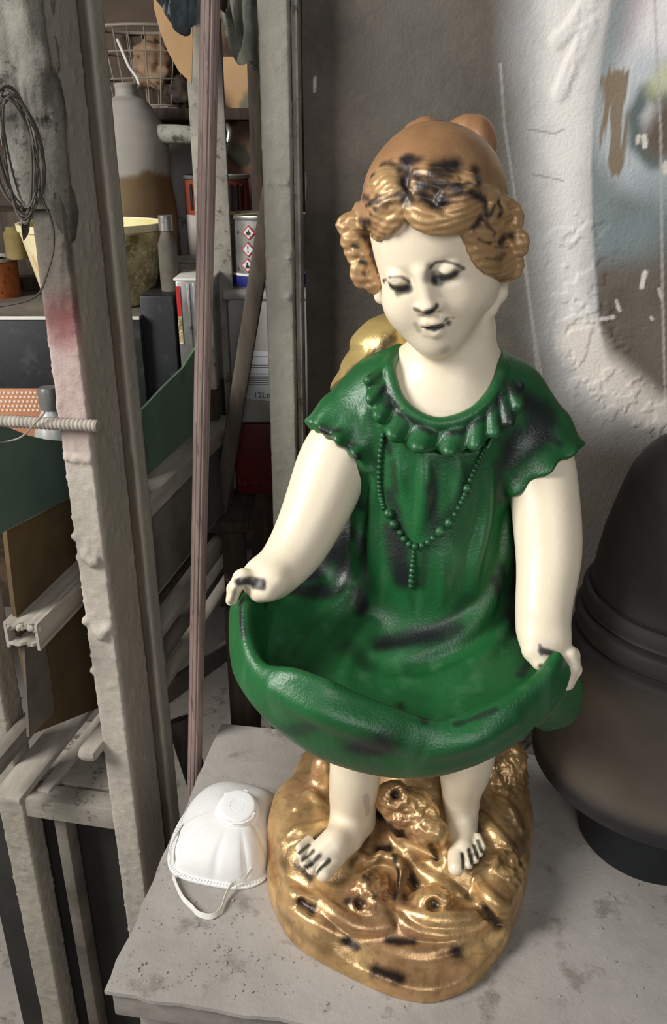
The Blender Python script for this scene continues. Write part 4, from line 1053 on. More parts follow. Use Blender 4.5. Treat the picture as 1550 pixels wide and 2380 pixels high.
M_POSTP = mat_paint('crusted_post_paint', .8, bump=((70, .4, 5), (260, .4, 4)), spec=.3)
zb = P(656, 425, 1.07)[2]
V, F = post_sdf(.036, .03, FLOOR_Z, 1.25, .0012, 71, [((-.010, -.016, zb), .003), ((.004, -.016, zb), .003), ((.012, -.016, zb), .003), ((.013, -.016, P(690, 600, 1.07)[2]), .003), ((.012, -.016, P(690, 690, 1.07)[2]), .004)])
C = np.tile(srgb(150, 146, 134), (len(V), 1)) * (1 + .5 * fbm(V, 9, 4, 72) + .25 * fbm(V, 80, 2, 73))[:, None]
Rz = np.array(Matrix.Rotation(-YAW, 3, 'Z'))
mobj('post_tube', V @ Rz.T + np.array([pc[0], pc[1], 0]), F, M_POSTP, ps, colors=np.clip(C, 0, 1))
fl_ = MB(); fl_.box(np.array([pc[0], pc[1], .25]) + TV * .0225 + TU * .004, (.007, .022, 2.0), TR, .001); fl_.build('flange', M_STEEL, ps)

# ------------------------------------------------------------------ steel rack on the left
RY = radians(11); RO = np.array([P(116, 725, .97)[0] - .008, .97, 0])
RE = np.array([cos(RY), -sin(RY), 0]); RD = np.array([sin(RY), cos(RY), 0]); RR = np.stack([RE, RD, [0, 0, 1]], 1)
def RK(a, b, z): return RO + RE * a + RD * b + np.array([0, 0, z])
def onb(px, py, b):
    d = ray(px, py); t = (np.dot(RO - CAM, RD) + b) / np.dot(d, RD); q = CAM + d * t; return np.dot(q - RO, RE), q[2]
def ona(px, py, a):
    d = ray(px, py); t = (np.dot(RO - CAM, RE) + a) / np.dot(d, RE); q = CAM + d * t; return np.dot(q - RO, RD), q[2]
rack = thing('steel_rack', 'grey paint-crusted steel rack with two front posts left of the table', 'rack', (RO[0], RO[1], FLOOR_Z), -RY)
zl = lambda py: onb(200, py, 0)[1]
lum = [((-.005, -.031, zl(1290)), .009), ((.004, -.030, zl(1300)), .010), ((.012, -.030, zl(1455)), .007), ((.002, -.030, zl(1470)), .009), ((-.004, -.030, zl(1462)), .006), ((-.02, -.028, zl(1250)), .005), ((-.02, -.028, zl(1445)), .006), ((-.02, -.026, zl(1560)), .005), ((-.02, -.026, zl(1300)), .004)]
lum += [((x, -.030, zl(1068) + .002 * sin(x * 400)), .0045) for x in (-.014, -.004, .002, .008, .015)]
lum = [((a_, b_ - .014, c_), r_) for (a_, b_, c_), r_ in lum]
V, F = post_sdf(.040, .088, FLOOR_Z, 1.25, .0018, 81, lum)
C = np.tile(srgb(172, 164, 152), (len(V), 1)) * (1 + .35 * fbm(V, 12, 4, 82) + .3 * fbm(V, 90, 2, 83))[:, None]
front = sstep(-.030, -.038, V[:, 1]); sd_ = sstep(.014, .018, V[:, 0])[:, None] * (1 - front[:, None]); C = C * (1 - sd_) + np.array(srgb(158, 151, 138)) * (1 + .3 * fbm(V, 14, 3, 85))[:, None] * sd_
def pblot(px, py, col, rad, st, sy=1.0):
    global C
    a, z = onb(px, py, 0); d = np.sqrt((V[:, 0] - (a - .02)) ** 2 + ((V[:, 2] - z) / sy) ** 2) + .010 * fbm(V, 45, 3, 84)
    m = (1 - sstep(rad * .3, rad, d)) * st * front; C = C * (1 - m[:, None]) + np.array(srgb(*col)) * m[:, None]
pblot(160, 850, (176, 146, 144), .06, .6, 2.6); pblot(145, 720, (126, 52, 60), .032, .85, 1.1); pblot(150, 760, (140, 70, 76), .035, .6, 1.2); pblot(110, 560, (92, 82, 72), .06, .75, 2.2); pblot(90, 330, (78, 74, 66), .07, .9, 3.2); pblot(60, 100, (84, 80, 72), .07, .8, 3)
def rackmesh(name, V, F, a, b, C=None, mat=None):
    mobj(name, V @ RR.T + RK(a, b, 0), F, mat or M_POSTP, rack, colors=C)
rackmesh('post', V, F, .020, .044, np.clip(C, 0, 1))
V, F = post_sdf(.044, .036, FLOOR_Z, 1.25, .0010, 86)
C = np.tile(srgb(104, 92, 79), (len(V), 1)) * (1 + .5 * fbm(V, 10, 4, 87) + .2 * fbm(V, 90, 2, 88))[:, None]  # front coloured dark for the shade behind the front post
sd_ = sstep(.016, .020, V[:, 0] + .003 * fbm(V, 40, 2, 89))[:, None]; C = C * (1 - sd_) + np.array(srgb(166, 159, 145)) * (1 + .4 * fbm(V, 14, 3, 85))[:, None] * sd_  # right side coloured paler, as if lit
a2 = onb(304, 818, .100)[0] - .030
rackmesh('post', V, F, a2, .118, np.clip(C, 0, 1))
aL = onb(5, 1925, 0)[0]
V, F = post_sdf(.044, .044, FLOOR_Z, 1.25, .0018, 91)
C = np.tile(srgb(150, 143, 130), (len(V), 1)) * (1 + .4 * fbm(V, 10, 4, 92) + .3 * fbm(V, 90, 2, 93))[:, None]
rackmesh('post', V, F, aL + .022, .022, np.clip(C, 0, 1))
zc0, zc1 = onb(170, 1920, 0)[1], onb(170, 1875, 0)[1]
MB().box(RK((aL + .04) / 2 + .01, .022, (zc0 + zc1) / 2), (abs(aL) + .0, .036, zc1 - zc0), RR, .003).build('crossbar', M_STEEL, rack)
MB().box(RK((aL + .04) / 2 + .01, .125, zc1 - .012), (abs(aL) - .02, .15, .016), RR, .002).build('shelf_plate', M_STEEL, rack)
MB().box(RK(aL + .088, .035, -.45), (.020, .03, .60), RR, .002).build('brace', M_STEELD, rack)
# rail running back on the right, carrying the green sheet
ar = onb(347, 1157, .14)[0] - .045; zr = onb(347, 1157, .14)[1]
rail = MB().box(RK(ar + .022, .345, zr - .017), (.046, .41, .034), RR, .006).build('rail', M_BATTEN, rack)
sb = MB().box(RK(ar + .034, .345, zr - .10), (.006, .40, .13), RR, .001).build('side_board', M_STEELD, rack)
# channel with a broken end on the left
cz = onb(45, 1455, -.045)[1]; ac = onb(5, 1440, -.045)[0]; cw = onb(88, 1475, -.045)[0] - ac
ch = MB(); nJ = 14
def jag(k): return -.045 + .010 * (vnoise(np.array([[k * .9, 1.5, 2.]]))[0] - .3)
Gt = np.array([[RK(ac + cw * j / nJ, jag(j) if i == 0 else .5 * i, cz + (.003 * vnoise(np.array([[j * 1.7, i, .5]]))[0])) for j in range(nJ + 1)] for i in range(2)])
ch.slab(Gt, np.array([0, 0, 1.]), .004); ch.slab(Gt - np.array([0, 0, .030]), np.array([0, 0, 1.]), .004)
ch.box(RK(ac + cw - .002, .2275, cz - .0165), (.004, .545, .037), RR); ch.box(RK(ac + .002, .2275, cz - .0165), (.004, .545, .037), RR)
ch.build('channel', M_BATTEN, rack)
cl = MB()
ed = np.array([RK(ac + cw * k / 60, -.041 + .003 * sin(k * .9) + .002 * sin(k * .37), cz - .001 - .0045 * abs(sin(k * .33)) * (vnoise(np.array([[k * .21, 4.2, 0.]]))[0] + .4)) for k in range(61)])
cl.tube(ed, [.0018 + .0034 * vnoise(np.array([[k * .31, 9.1, 0.]]))[0] for k in range(61)], 10)
cl.build('paint_drip', M_BATTEN, rack)
# ribbed bar across the front post
az0, z0 = onb(-60, 975, -.012); az1, z1 = onb(228, 990, -.012)
pts = [RK(az0 + (az1 - az0) * i / 60, -.012, z0 + (z1 - z0) * i / 60) for i in range(61)]
MB().tube(pts, [.0068 + .0011 * (i % 2) for i in range(61)], 10).build('rebar', M_BATTEN, rack)
# beam overhead that things hang from (above the frame)
MB().beam(RK(.02, .03, 1.22), np.array([pc[0], pc[1], 1.22]), .03, .03).build('top_beam', M_STEEL, rack)
MB().beam(RK(.02, .03, 1.18), RK(.02, .75, 1.18), .03, .03).build('top_beam', M_STEEL, rack)

# loose battens on the racks
def batten(pa, pb, w, t, label, mat=M_BATTEN, up=(0, 0, 1), r=.003, group=None):
    o = MB().beam(pa, pb, w, t, up, r).build('batten', mat)
    c = np.array([v.co[:] for v in o.data.vertices]); return tag(o, label, 'batten', group)
def rb(px, py, b): a, z = onb(px, py, b); return RK(a, b, z)
def along(px, py, b0, L, dz=0, da=0):
    a, z = onb(px, py, b0); return RK(a, b0, z), RK(a + da, b0 + L, z + dz)
p0, p1 = along(-25, 1792, -.08, .50, .00); batten(p0, p1, .026, .030, 'dark grey rounded batten, uppermost of the pile on the rack left of the front post', M_BATTEND, r=.010)
p0, p1 = along(12, 1862, -.065, .50, .000, .01); batten(p0, p1, .046, .012, 'wide pale flat batten sticking out at the far left of the rack')
p0, p1 = along(100, 1848, .02, .40, .0, .02); batten(p0, p1, .022, .018, 'narrow grey batten below the wide pale one', M_BATTEN)
p0, p1 = along(197, 1762, -.03, .30, .012, .02); batten(p0, p1, .030, .020, 'short pale batten with a rounded end beside the front post', r=.009)
specs = [(335, 1385, .15, .40, .030, .018, 'pale batten nearest under the side board of the right rack', M_BATTEN), (345, 1480, .15, .52, .034, .022, 'wide pale batten in the middle of the right-hand stack', M_BATTEN), (354, 1546, .15, .50, .024, .018, 'grey batten under the wide pale one in the right-hand stack', M_BATTEND), (362, 1600, .15, .50, .030, .016, 'lowest pale batten of the right-hand stack', M_BATTEN), (340, 1433, .15, .46, .010, .012, 'thin dark strip between the pale battens', M_WOODD)]
for px, py, b0, L, w, t, lab, m in specs:
    p0, p1 = along(px, py, b0, L); batten(p0, p1, w, t, lab, m)
batten(P(376, 1618, 1.12), P(575, 1478, 1.48), .012, .038, 'grey flat brace slanting up behind the fluted pole, below the stacked battens', M_STEELD)

# ------------------------------------------------------------------ sheets standing in the rack
def sheet(name, a, pix, th, mat, label, cat):
    pts = [ona(x, y, a) for x, y in pix]
    o = MB().prism([RK(a, b, z) for b, z in pts], RE * th).build(name, mat, smooth=False)
    return tag(o, label, cat)
sheet('green_panel', ar + .004, [(318, 958), (336, 940), (375, 898), (420, 855), (455, 800), (485, 748), (508, 695), (522, 640), (531, 585), (540, 700), (545, 820), (549, 925), (480, 985), (415, 1040), (345, 1102), (318, 1126)], .004, M_GREEN, 'pale green panel with a concave top edge standing on the right-hand rail', 'panel')
sheet('green_panel', -.075, [(-30, 985), (0, 988), (30, 1000), (60, 1012), (100, 1021), (160, 1026), (230, 1030), (235, 1115), (165, 1152), (90, 1190), (5, 1234), (-30, 1252)], .004, M_GREEND, 'dark green panel with a dipping top edge behind the ribbed bar', 'panel')
sheet('brown_board', -.085, [(5, 1233), (165, 1152), (235, 1115), (240, 1500), (232, 1640), (66, 1705), (52, 1570), (24, 1400)], .006, M_BROWN, 'ochre brown board standing behind the broken channel', 'board')

sheet('steel_offcut', -.078, [(50, 1492), (97, 1484), (110, 1560), (120, 1640), (118, 1660), (62, 1712)], .004, M_STEELD, 'small dark grey steel offcut standing behind the lower left post, under the broken channel', 'offcut')
aD = onb(8, 2150, .065)[0]
o = MB().box(RK((aD - .010) / 2, .065, (FLOOR_Z - .175) / 2), (-.010 - aD, .008, -.175 - FLOOR_Z), RR, .001).build('shade_panel', M_VOID); tag(o, 'nearly black panel standing in for the shade under the rack', 'board')  # panel added to give the dark void between the rack legs
# ------------------------------------------------------------------ fluted pole, pipe, dark plank
def fluted(p0, p1, r, n=11):
    p0, p1 = np.asarray(p0), np.asarray(p1); d = unit(p1 - p0); u = unit(np.cross(d, (0, 1, 0))); w = np.cross(d, u); V = []; k = n * 6
    for q in (p0, p1):
        for i in range(k):
            a = 2 * pi * i / k; rr_ = r * (1 - .10 * (i % 6 in (0, 1)))
            V.append(q + rr_ * (cos(a) * u + sin(a) * w))
    return MB().add(V, [(i, (i + 1) % k, k + (i + 1) % k, k + i) for i in range(k)] + [tuple(range(k)), tuple(range(k, 2 * k))[::-1]])
M_POLE = mat_mix('pinkish_pole', srgb(128, 108, 101), srgb(152, 132, 125), 6, .6, c3=srgb(108, 90, 84), stretch=(8, 8, 1), bump=((120, .15, 3),))
pt, pb = P(489, -20, 1.05), P(452, 1800, 1.0); dd = unit(pb - pt); pb2 = pt + dd * ((FLOOR_Z - pt[2]) / dd[2])
o = fluted(pb2, pt, .0105).build('fluted_pole', M_POLE, smooth=False); tag(o, 'pinkish brown fluted pole leaning upright between the rack and the statue', 'pole')
pt, pb = P(414, 1672, 1.22), P(478, 1880, 1.16); dd = unit(pb - pt); pb2 = pt + dd * ((FLOOR_Z - pt[2]) / dd[2])
pm = MB(); u = unit(np.cross(dd, (0, 1, 0))); w = np.cross(dd, u); AX = np.stack([u, w, -dd], 1); Lp = np.linalg.norm(pb2 - pt)
pm.lathe([(.019, 0), (.022, 0), (.021, -.02), (.015, -Lp * .6), (.014, -Lp), (0, -Lp)], pt, 20, AX); pm.lathe([(.019, 0), (.018, -.06), (0, -.06)], pt, 20, AX)
o = pm.build('pipe', mat_mix('dark_grey_pipe', srgb(66, 60, 54), srgb(90, 83, 75), 8, .8)); tag(o, 'dark grey open pipe standing beside the foot of the fluted pole', 'pipe')
q0 = P(563, 1500, 1.17)
o = MB().box((q0[0], q0[1] , (FLOOR_Z + .125) / 2), (.046, .03, .125 - FLOOR_Z), TR, .002).build('dark_plank', M_WOODD); tag(o, 'nearly black upright plank on the floor behind the table corner', 'plank')

# ------------------------------------------------------------------ wooden shelf unit behind the rack
unit_ = thing('shelf_unit', 'dark wooden shelf unit crowded with tins behind the rack', 'shelves', (-.5, 1.95, FLOOR_Z))
xr = P(615, 320, 1.95)[0]
MB().box((xr, 1.90, .35), (.022, .36, 2.2), None, .002).build('upright', M_WOODD, unit_)
MB().box((-1.25, 1.90, .35), (.022, .36, 2.2), None, .002).build('upright', M_WOODD, unit_)
for z, y0, y1 in ((.170, 1.40, 2.08), (.555, 1.74, 2.08), (.875, 1.935, 2.08), (1.40, 1.74, 2.08)):
    MB().box(((xr - 1.25) / 2, (y0 + y1) / 2, z - .011), (xr + 1.25 - .022, y1 - y0, .022), None, .002).build('shelf_board', M_WOODD, unit_)
for x in (-.95, xr - .04): MB().box((x, 1.42, (FLOOR_Z + .148) / 2), (.04, .04, .148 - FLOOR_Z), None, .002).build('leg', M_WOODD, unit_)
MB().box((-.7, 2.09, .80), (1.1, .012, 1.3)).build('back_panel', M_BACK, unit_)
SH, MS, TS_ = .170, .555, .875

def put(name, V_or_mb, mat, parent=None): return V_or_mb.build(name, mat, parent)
def cx(px, py, Y): return P(px, py, Y)[0]
def can(name, label, cat, px, py, Y, z0, z1, r, mat, rim=M_TIN, open_=False, inner=None, group=None):
    x = cx(px, py, Y); t = thing(name, label, cat, (x, Y, z0), 0, group); h = z1 - z0
    if open_: prof = [(0, 0), (r, 0), (r, h), (r - .003, h), (r - .003, .012), (0, .012)]
    else: prof = [(0, 0), (r, 0), (r, h - .006), (r * .96, h - .004), (0, h - .004)]
    MB().lathe(prof, (x, Y, z0), 48).build('can_body', mat, t)
    if rim: MB().lathe([(r - .004, h - .004), (r + .002, h - .004), (r + .003, h), (r + .002, h + .003), (r - .004, h + .003), (r - .004, h - .004)], (x, Y, z0), 48).build('rim', rim, t)
    if inner: MB().lathe([(r - .0045, h - .001), (r - .004, .02), (r * .8, .016), (0, .016)], (x, Y, z0), 48).build('dried_paint', inner, t)
    return t, x
# black panel box with pale top edge; copper strip, bottle
bz = P(60, 735, 1.45)[2]
t = thing('black_box', 'large black box with a pale top edge behind the front post', 'box', (cx(175, 800, 1.45), 1.59, SH))
x0, x1 = cx(-120, 800, 1.45), cx(330, 800, 1.45)
MB().box(((x0 + x1) / 2, 1.59, (SH + bz - .006) / 2), (x1 - x0, .28, bz - .006 - SH), None, .003).build('box_body', M_BLACK, t)
MB().box(((x0 + x1) / 2, 1.59, bz - .003), (x1 - x0, .28, .006), None, .001).build('lid', M_STEELD, t)
MB().box(((x0 + x1) / 2, 1.4485, bz - .003), (x1 - x0, .003, .006), None, .001).build('lid_edge', M_WHITE, t, label='pale lid edge')
x0, x1 = cx(333, 800, 1.47), cx(410, 800, 1.47); bz2 = P(390, 688, 1.47)[2]
o = MB().box(((x0 + x1) / 2, 1.55, (SH + bz2) / 2), (x1 - x0, .16, bz2 - SH), None, .003).build('black_carton', M_BLACK); tag(o, 'narrow black carton under the grey bottle, beside the green panel', 'carton')
t = thing('perforated_strip', 'copper-coloured board with rows of pale dots above the ribbed bar', 'board', (cx(40, 930, 1.40), 1.40, SH))
zt, zm = P(40, 905, 1.395)[2], P(40, 962, 1.395)[2]; xa, xb = cx(-60, 930, 1.395), cx(112, 930, 1.395)
MB().box(((xa + xb) / 2, 1.40, (SH + zt) / 2), (xb - xa, .008, zt - SH), None, .001).build('strip_board', M_COPPER, t)
dm = MB(); Rx = np.array(Matrix.Rotation(pi / 2, 3, 'X'))
for i in range(5):
    for j in range(16):
        X = xb - .006 - j * .0075 - (i % 2) * .00375; Z = zt - .006 - i * .0078
        if X > xa + .004: dm.lathe([(0, .0006), (.0024, .0004), (.0024, -.0004)], (X, 1.3958, Z), 8, Rx)
o = dm.build('dot_pattern', M_DOT, t)
Y = 1.33; zt = P(118, 900, Y)[2]; x = cx(117, 950, Y); t = thing('plastic_bottle', 'dusty clear plastic bottle with a wrapped cap behind the front post', 'bottle', (x, Y, SH)); h = zt - SH
MB().lathe([(0, 0), (.030, 0), (.033, .006), (.033, h - .09), (.030, h - .075), (.018, h - .045), (.013, h - .036), (.013, h - .03), (0, h - .03)], (x, Y, SH), 28).build('bottle_body', M_PET, t)
MB().lathe([(.0155, h - .036), (.017, h - .03), (.017, h - .006), (.014, h), (0, h)], (x, Y, SH), 24).build('cap', mat_mix('grey_cap', srgb(92, 90, 88), srgb(120, 118, 116), 10, .35), t)
# cream bucket with crusted paint
xb_ = cx(212, 610, 1.57); zb0 = bz; zb1 = P(300, 532, 1.46)[2]; h = zb1 - zb0
t = thing('paint_bucket', 'cream plastic bucket crusted with yellow paint on top of the black box', 'bucket', (xb_, 1.60, zb0))
bm_ = MB(); bm_.lathe([(0, 0), (.094, 0), (.097, .004), (.126, h - .012), (.129, h - .012), (.131, h), (.125, h), (.120, h - .01), (.092, .01), (0, .01)], (xb_, 1.60, zb0), 56); bm_.build('bucket_body', M_CREAM, t)
bm_ = MB(); Gc = []
for i in range(14):
    f = i / 13; rr_ = .0975 + (.128 - .0975) * f
    Gc.append([np.array([xb_ + (rr_ + .002) * sin(a), 1.60 - (rr_ + .002) * cos(a), zb0 + .004 + f * (h - .018)]) for a in np.linspace(.25, 1.5, 22)])
Gc = np.array(Gc); nn = Gc - np.array([xb_, 1.60, 0]); nn[..., 2] = 0; nn /= np.linalg.norm(nn, axis=-1)[..., None]
Gc = Gc + nn * (.006 * (fbm(Gc.reshape(-1, 3), 70, 3, 95) + .3)).reshape(14, 22, 1); bm_.slab(Gc, nn, .003); bm_.build('crust', M_CRUST, t)
MB().lathe([(0, h - .03), (.119, h - .03), (.1235, h - .003), (.1225, h - .002), (.112, h - .024), (0, h - .024)], (xb_, 1.60, zb0), 40).build('dried_paint', M_YEL, t)
# rusty tin and jar at the far left
t, x = can('rusty_tin', 'rusty orange round tin at the far left on the black box', 'tin', -22, 670, 1.665, bz, P(20, 604, 1.64)[2], .056, M_RUST, M_TIN)
z0 = P(20, 604, 1.64)[2]; x = cx(36, 560, 1.66)
t = thing('glass_jar', 'small yellowish jar standing on the rusty tin', 'jar', (x, 1.66, z0)); MB().lathe([(0, 0), (.020, 0), (.021, .003), (.021, .045), (.016, .052), (.016, .058), (0, .058)], (x, 1.66, z0), 24).build('jar_body', mat_mix('yellowish_glass', srgb(112, 98, 60), srgb(146, 130, 88), 8, .25), t)
# dark crate, mint box, white bottle added for a bright spot, further back
z1 = P(60, 492, 1.80)[2]; x = cx(40, 500, 1.88)
o = MB().box((x, 1.90, (MS + z1) / 2), (.20, .20, z1 - MS), None, .003).build('crate', M_WOODD); tag(o, 'dark crate under the mint green box at the far left', 'crate')
z2 = P(62, 449, 1.82)[2]; x = cx(63, 470, 1.82)
o = MB().box((x, 1.845, (z1 + z2) / 2), (.045, .05, z2 - z1), None, .003).build('mint_box', M_MINT); tag(o, 'small mint green plastic box on the dark crate', 'box')
x = cx(50, 400, 1.84); z3 = P(50, 335, 1.84)[2]; h = z3 - z2
t = thing('bright_spot_bottle', 'small white bottle shape added for a bright spot above the mint green box', 'bottle', (x, 1.845, z2)); MB().lathe([(0, 0), (.015, 0), (.015, h * .72), (.008, h * .85), (.008, h), (0, h)], (x, 1.845, z2), 20).build('bottle_body', M_WHITE, t)
# canister with an arm
Yc = 1.83; xc = cx(305, 340, Yc); sc = 1 / scale_at(P(305, 340, Yc))
t = thing('canister', 'dusty grey canister with brown base and a horizontal arm behind the bucket', 'canister', (xc, Yc, MS))
prof = [(0, MS)]
for r, py in ((98, 520), (94, 480), (88, 440), (84, 400), (86, 370), (86, 335), (80, 300), (66, 268), (46, 236), (26, 222), (25, 205), (28, 194), (22, 191), (18, 200)):
    z = P(305, py, Yc - .02)[2]; prof.append((r * sc, z))
prof[1] = (prof[1][0], MS)
prof.append((0, prof[-1][1]))
# dense rings so the two tones can be painted
pp = [prof[0]]
for (r0, z0_), (r1, z1_) in zip(prof[:-1], prof[1:]):
    for k in range(1, 6): pp.append((r0 + (r1 - r0) * k / 5, z0_ + (z1_ - z0_) * k / 5))
mbc = MB().lathe(pp, (xc, Yc, 0), 40); Vc = np.array(mbc.V); 
zs = P(305, 402, Yc)[2] + .03 * fbm(Vc, 25, 3, 97); k = sstep(-.006, .006, zs - Vc[:, 2])[:, None]
Cc = np.array(srgb(150, 144, 136)) * (1 + .6 * fbm(Vc, 14, 3, 98))[:, None]; Cc = Cc * (1 - k) + np.array(srgb(98, 76, 46)) * (1 + .8 * fbm(Vc, 18, 3, 99))[:, None] * k
mobj('canister_body', Vc, mbc.F, mat_paint('grimy_canister', .7, bump=((50, .3, 4),)), t, colors=np.clip(Cc, 0, 1))
armp = [P(345, 312, Yc - .01), P(420, 312, Yc - .03), P(470, 318, Yc - .04), P(498, 318, Yc - .045), P(515, 326, Yc - .05), P(523, 342, Yc - .05), P(520, 352, Yc - .05)]
d = resample(np.array([np.r_[q, r * sc] for q, r in zip(armp, (21, 20, 17, 16, 16, 13, 9))]), .006)
MB().tube(d[:, :3], d[:, 3], 16).build('arm', M_RAGG, t)
d = resample(np.array([P(498, 318, Yc - .055), P(508, 298, Yc - .06), P(524, 292, Yc - .06), P(534, 306, Yc - .06), P(530, 330, Yc - .06)]), .004); MB().tube(d, .0055, 10).build('clamp', M_TIN, t)
d = resample(np.array([P(272, 90, Yc), P(285, 120, Yc), P(300, 155, Yc), P(318, 180, Yc), P(323, 198, Yc), P(314, 208, Yc)]), .006); MB().tube(d, .0030, 8).build('handle_wire', M_WHITE, t)
# grey carton with letters
Yb = 2.02; xa, xb = cx(380, 450, Yb - .06), cx(500, 450, Yb - .06); zt = P(420, 335, Yb - .06)[2]
t = thing('grey_carton', 'grey carton with dark capital letters behind the canister arm', 'carton', ((xa + xb) / 2, Yb, MS)); MB().box(((xa + xb) / 2, Yb, (MS + zt) / 2), (xb - xa, .11, zt - MS), None, .002).build('carton_body', M_GREYB, t)
def text(s, loc, size, mat, parent, rot=(pi / 2, 0, 0), name='lettering', ext=.0004, bold=0):
    cu = bpy.data.curves.new('txt', 'FONT'); cu.body = s; cu.size = size; cu.extrude = ext; cu.align_x = 'CENTER'; cu.align_y = 'CENTER'; cu.offset = bold
    ob = bpy.data.objects.new('txt', cu); COL.objects.link(ob); dg = bpy.context.evaluated_depsgraph_get()
    me = bpy.data.meshes.new_from_object(ob.evaluated_get(dg)); bpy.data.objects.remove(ob)
    from mathutils import Euler
    me.transform(Matrix.Translation(tuple(loc)) @ Euler(rot).to_matrix().to_4x4())
    V = np.array([v.co[:] for v in me.vertices]); F = [list(p.vertices) for p in me.polygons]
    return mobj(name, V, F, mat, parent, smooth=False)
q = P(420, 518, Yb - .056); text('TK', (q[0], Yb - .0555, q[2]), .034, M_INKG, t)
# wire basket with crumpled paper on the top shelf
Yw = 2.01; xw = cx(338, 150, Yw); zw0, zw1 = TS_, P(338, 60, Yw - .05)[2]
t = thing('wire_basket', 'dusty wire basket on the top shelf behind the front post', 'basket', (xw, Yw, TS_))
def ringp(r, z, n=40, sq=.75): return np.array([[xw + r * cos(a), Yw + r * sq * sin(a), z] for a in np.linspace(0, 2 * pi, n)])
MB().tube(ringp(.098, zw1), .0035, 8).build('rim', M_WIRE, t)
wm = MB()
for f in (.02, .35, .68): wm.tube(ringp(.070 + .028 * f, zw0 + .003 + (zw1 - zw0) * f), .0018, 6)
wm.build('hoops', M_WIRE, t); wm = MB()
for a in np.linspace(0, 2 * pi, 19)[:-1]:
    wm.tube([np.array([xw + r * cos(a), Yw + r * .75 * sin(a), z]) for r, z in ((0.0, zw0 + .003), (.07, zw0 + .003), (.098, zw1))], .0014, 6)
wm.build('wires', M_WIRE, t)
def crumple(name, c, r, mat, label, cat, seed, amp=.35, fr=20, h=.006, floor=None):
    c = np.asarray(c, float); r = np.asarray(r, float)
    def f(p):
        return ellip(p, c, r)
    V, F = mesh_sdf(f, c - r * 1.6 - .02, c + r * 1.6 + .02, h)
    n1_ = np.abs(fbm(V, fr, 3, seed)) * 2 - .4; n2_ = fbm(V, fr * 2.7, 2, seed + 1)
    V = V + vnorm(V, F) * ((n1_ + .5 * n2_) * amp * 2.0 * r.min())[:, None]
    if floor is not None: V[:, 2] = np.maximum(V[:, 2], floor)
    return tag(mobj(name, V, F, mat, None), label, cat)
crumple('crumpled_paper', (xw + .015, Yw, (zw0 + zw1) / 2 + .012), (.050, .040, .055), M_KRAFT, 'ball of crumpled brown paper inside the wire basket', 'paper', 101, floor=TS_ + .007)
crumple('crumpled_paper', (cx(30, 60, 2.0), 2.005, TS_ + .05), (.06, .05, .055), M_KRAFT, 'crumpled brown paper on the top shelf at the far left', 'paper', 103, floor=TS_)
crumple('dusty_bag', (cx(425, 230, 2.0), 2.01, TS_ + .03), (.055, .05, .035), M_WOODD, 'dark dusty bag on the top shelf right of the wire basket', 'bag', 105, floor=TS_)
# striped can, lidded can, tin, hazard can, tub
t, x = can('striped_can', 'red-brown paint can with dark stripes behind the fluted pole', 'can', 507, 500, 1.86, MS, P(507, 412, 1.80)[2], .066, M_MAROON, M_TIN)
hc = P(507, 412, 1.80)[2] - MS
for k in range(9):
    a = -pi / 2 - .75 + k * .19 * 1.15
    MB().box((x + .0665 * cos(a), 1.86 + .0665 * sin(a), MS + hc * .80), (.004, .007, hc * .26), np.array(Matrix.Rotation(a, 3, 'Z')), .0008).build('stripe', M_INK, t)
MB().lathe([(.0662, hc * .04), (.0672, hc * .06), (.0672, hc * .60), (.0662, hc * .62)], (x, 1.86, MS), 48).build('pale_band', M_GREYB, t)
t, x = can('lidded_can', 'small can with a dusty pale lid behind the rectangular tin', 'can', 440, 630, 1.78, MS, P(440, 606, 1.75)[2], .036, M_BATTEN, M_BATTEN)
xa, xb = cx(418, 700, 1.50), cx(500, 700, 1.50); zt = P(440, 652, 1.46)[2]
o = MB().box(((xa + xb) / 2, 1.52, (SH + .40) / 2), (xb - xa, .11, .40 - SH), None, .003).build('wood_block', M_WOODD); tag(o, 'dark wooden block under the rectangular tin behind the green panel', 'block')
t = thing('rectangular_tin', 'shiny rectangular tin with a red and yellow side behind the green panel', 'tin', ((xa + xb) / 2, 1.52, .40))
MB().box(((xa + xb) / 2, 1.52, (.40 + zt) / 2), (xb - xa, .11, zt - .40), None, .004).build('tin_body', M_TIN, t)
MB().box(((xa + xb) / 2, 1.52, zt + .001), (xb - xa + .005, .115, .005), None, .002).build('rim', M_WHITE, t)
MB().box((xa + .0045, 1.4645, zt - .035), (.007, .002, .05)).build('red_panel', M_INKR, t); MB().box((xa + .0045, 1.4645, zt - .085), (.007, .002, .048)).build('yellow_panel', M_CRUST, t)
for k in (.022, .032): MB().box((xa + k, 1.464, (.40 + zt) / 2), (.004, .003, zt - .41), None, .001).build('rib', M_TIN, t)
x = cx(391, 600, 1.53); zt = P(391, 500, 1.53)[2]; h = zt - bz2
t = thing('grey_bottle', 'small dusty grey bottle with a dark neck on the narrow black carton', 'bottle', (x, 1.53, bz2))
MB().lathe([(0, 0), (.0155, 0), (.0165, .004), (.0165, h * .62), (.010, h * .76), (.010, h * .84), (0, h * .84)], (x, 1.53, bz2), 24).build('bottle_body', M_STEELD, t); MB().lathe([(.0125, h * .80), (.0125, h), (0, h)], (x, 1.53, bz2), 20).build('cap', M_TIN, t)
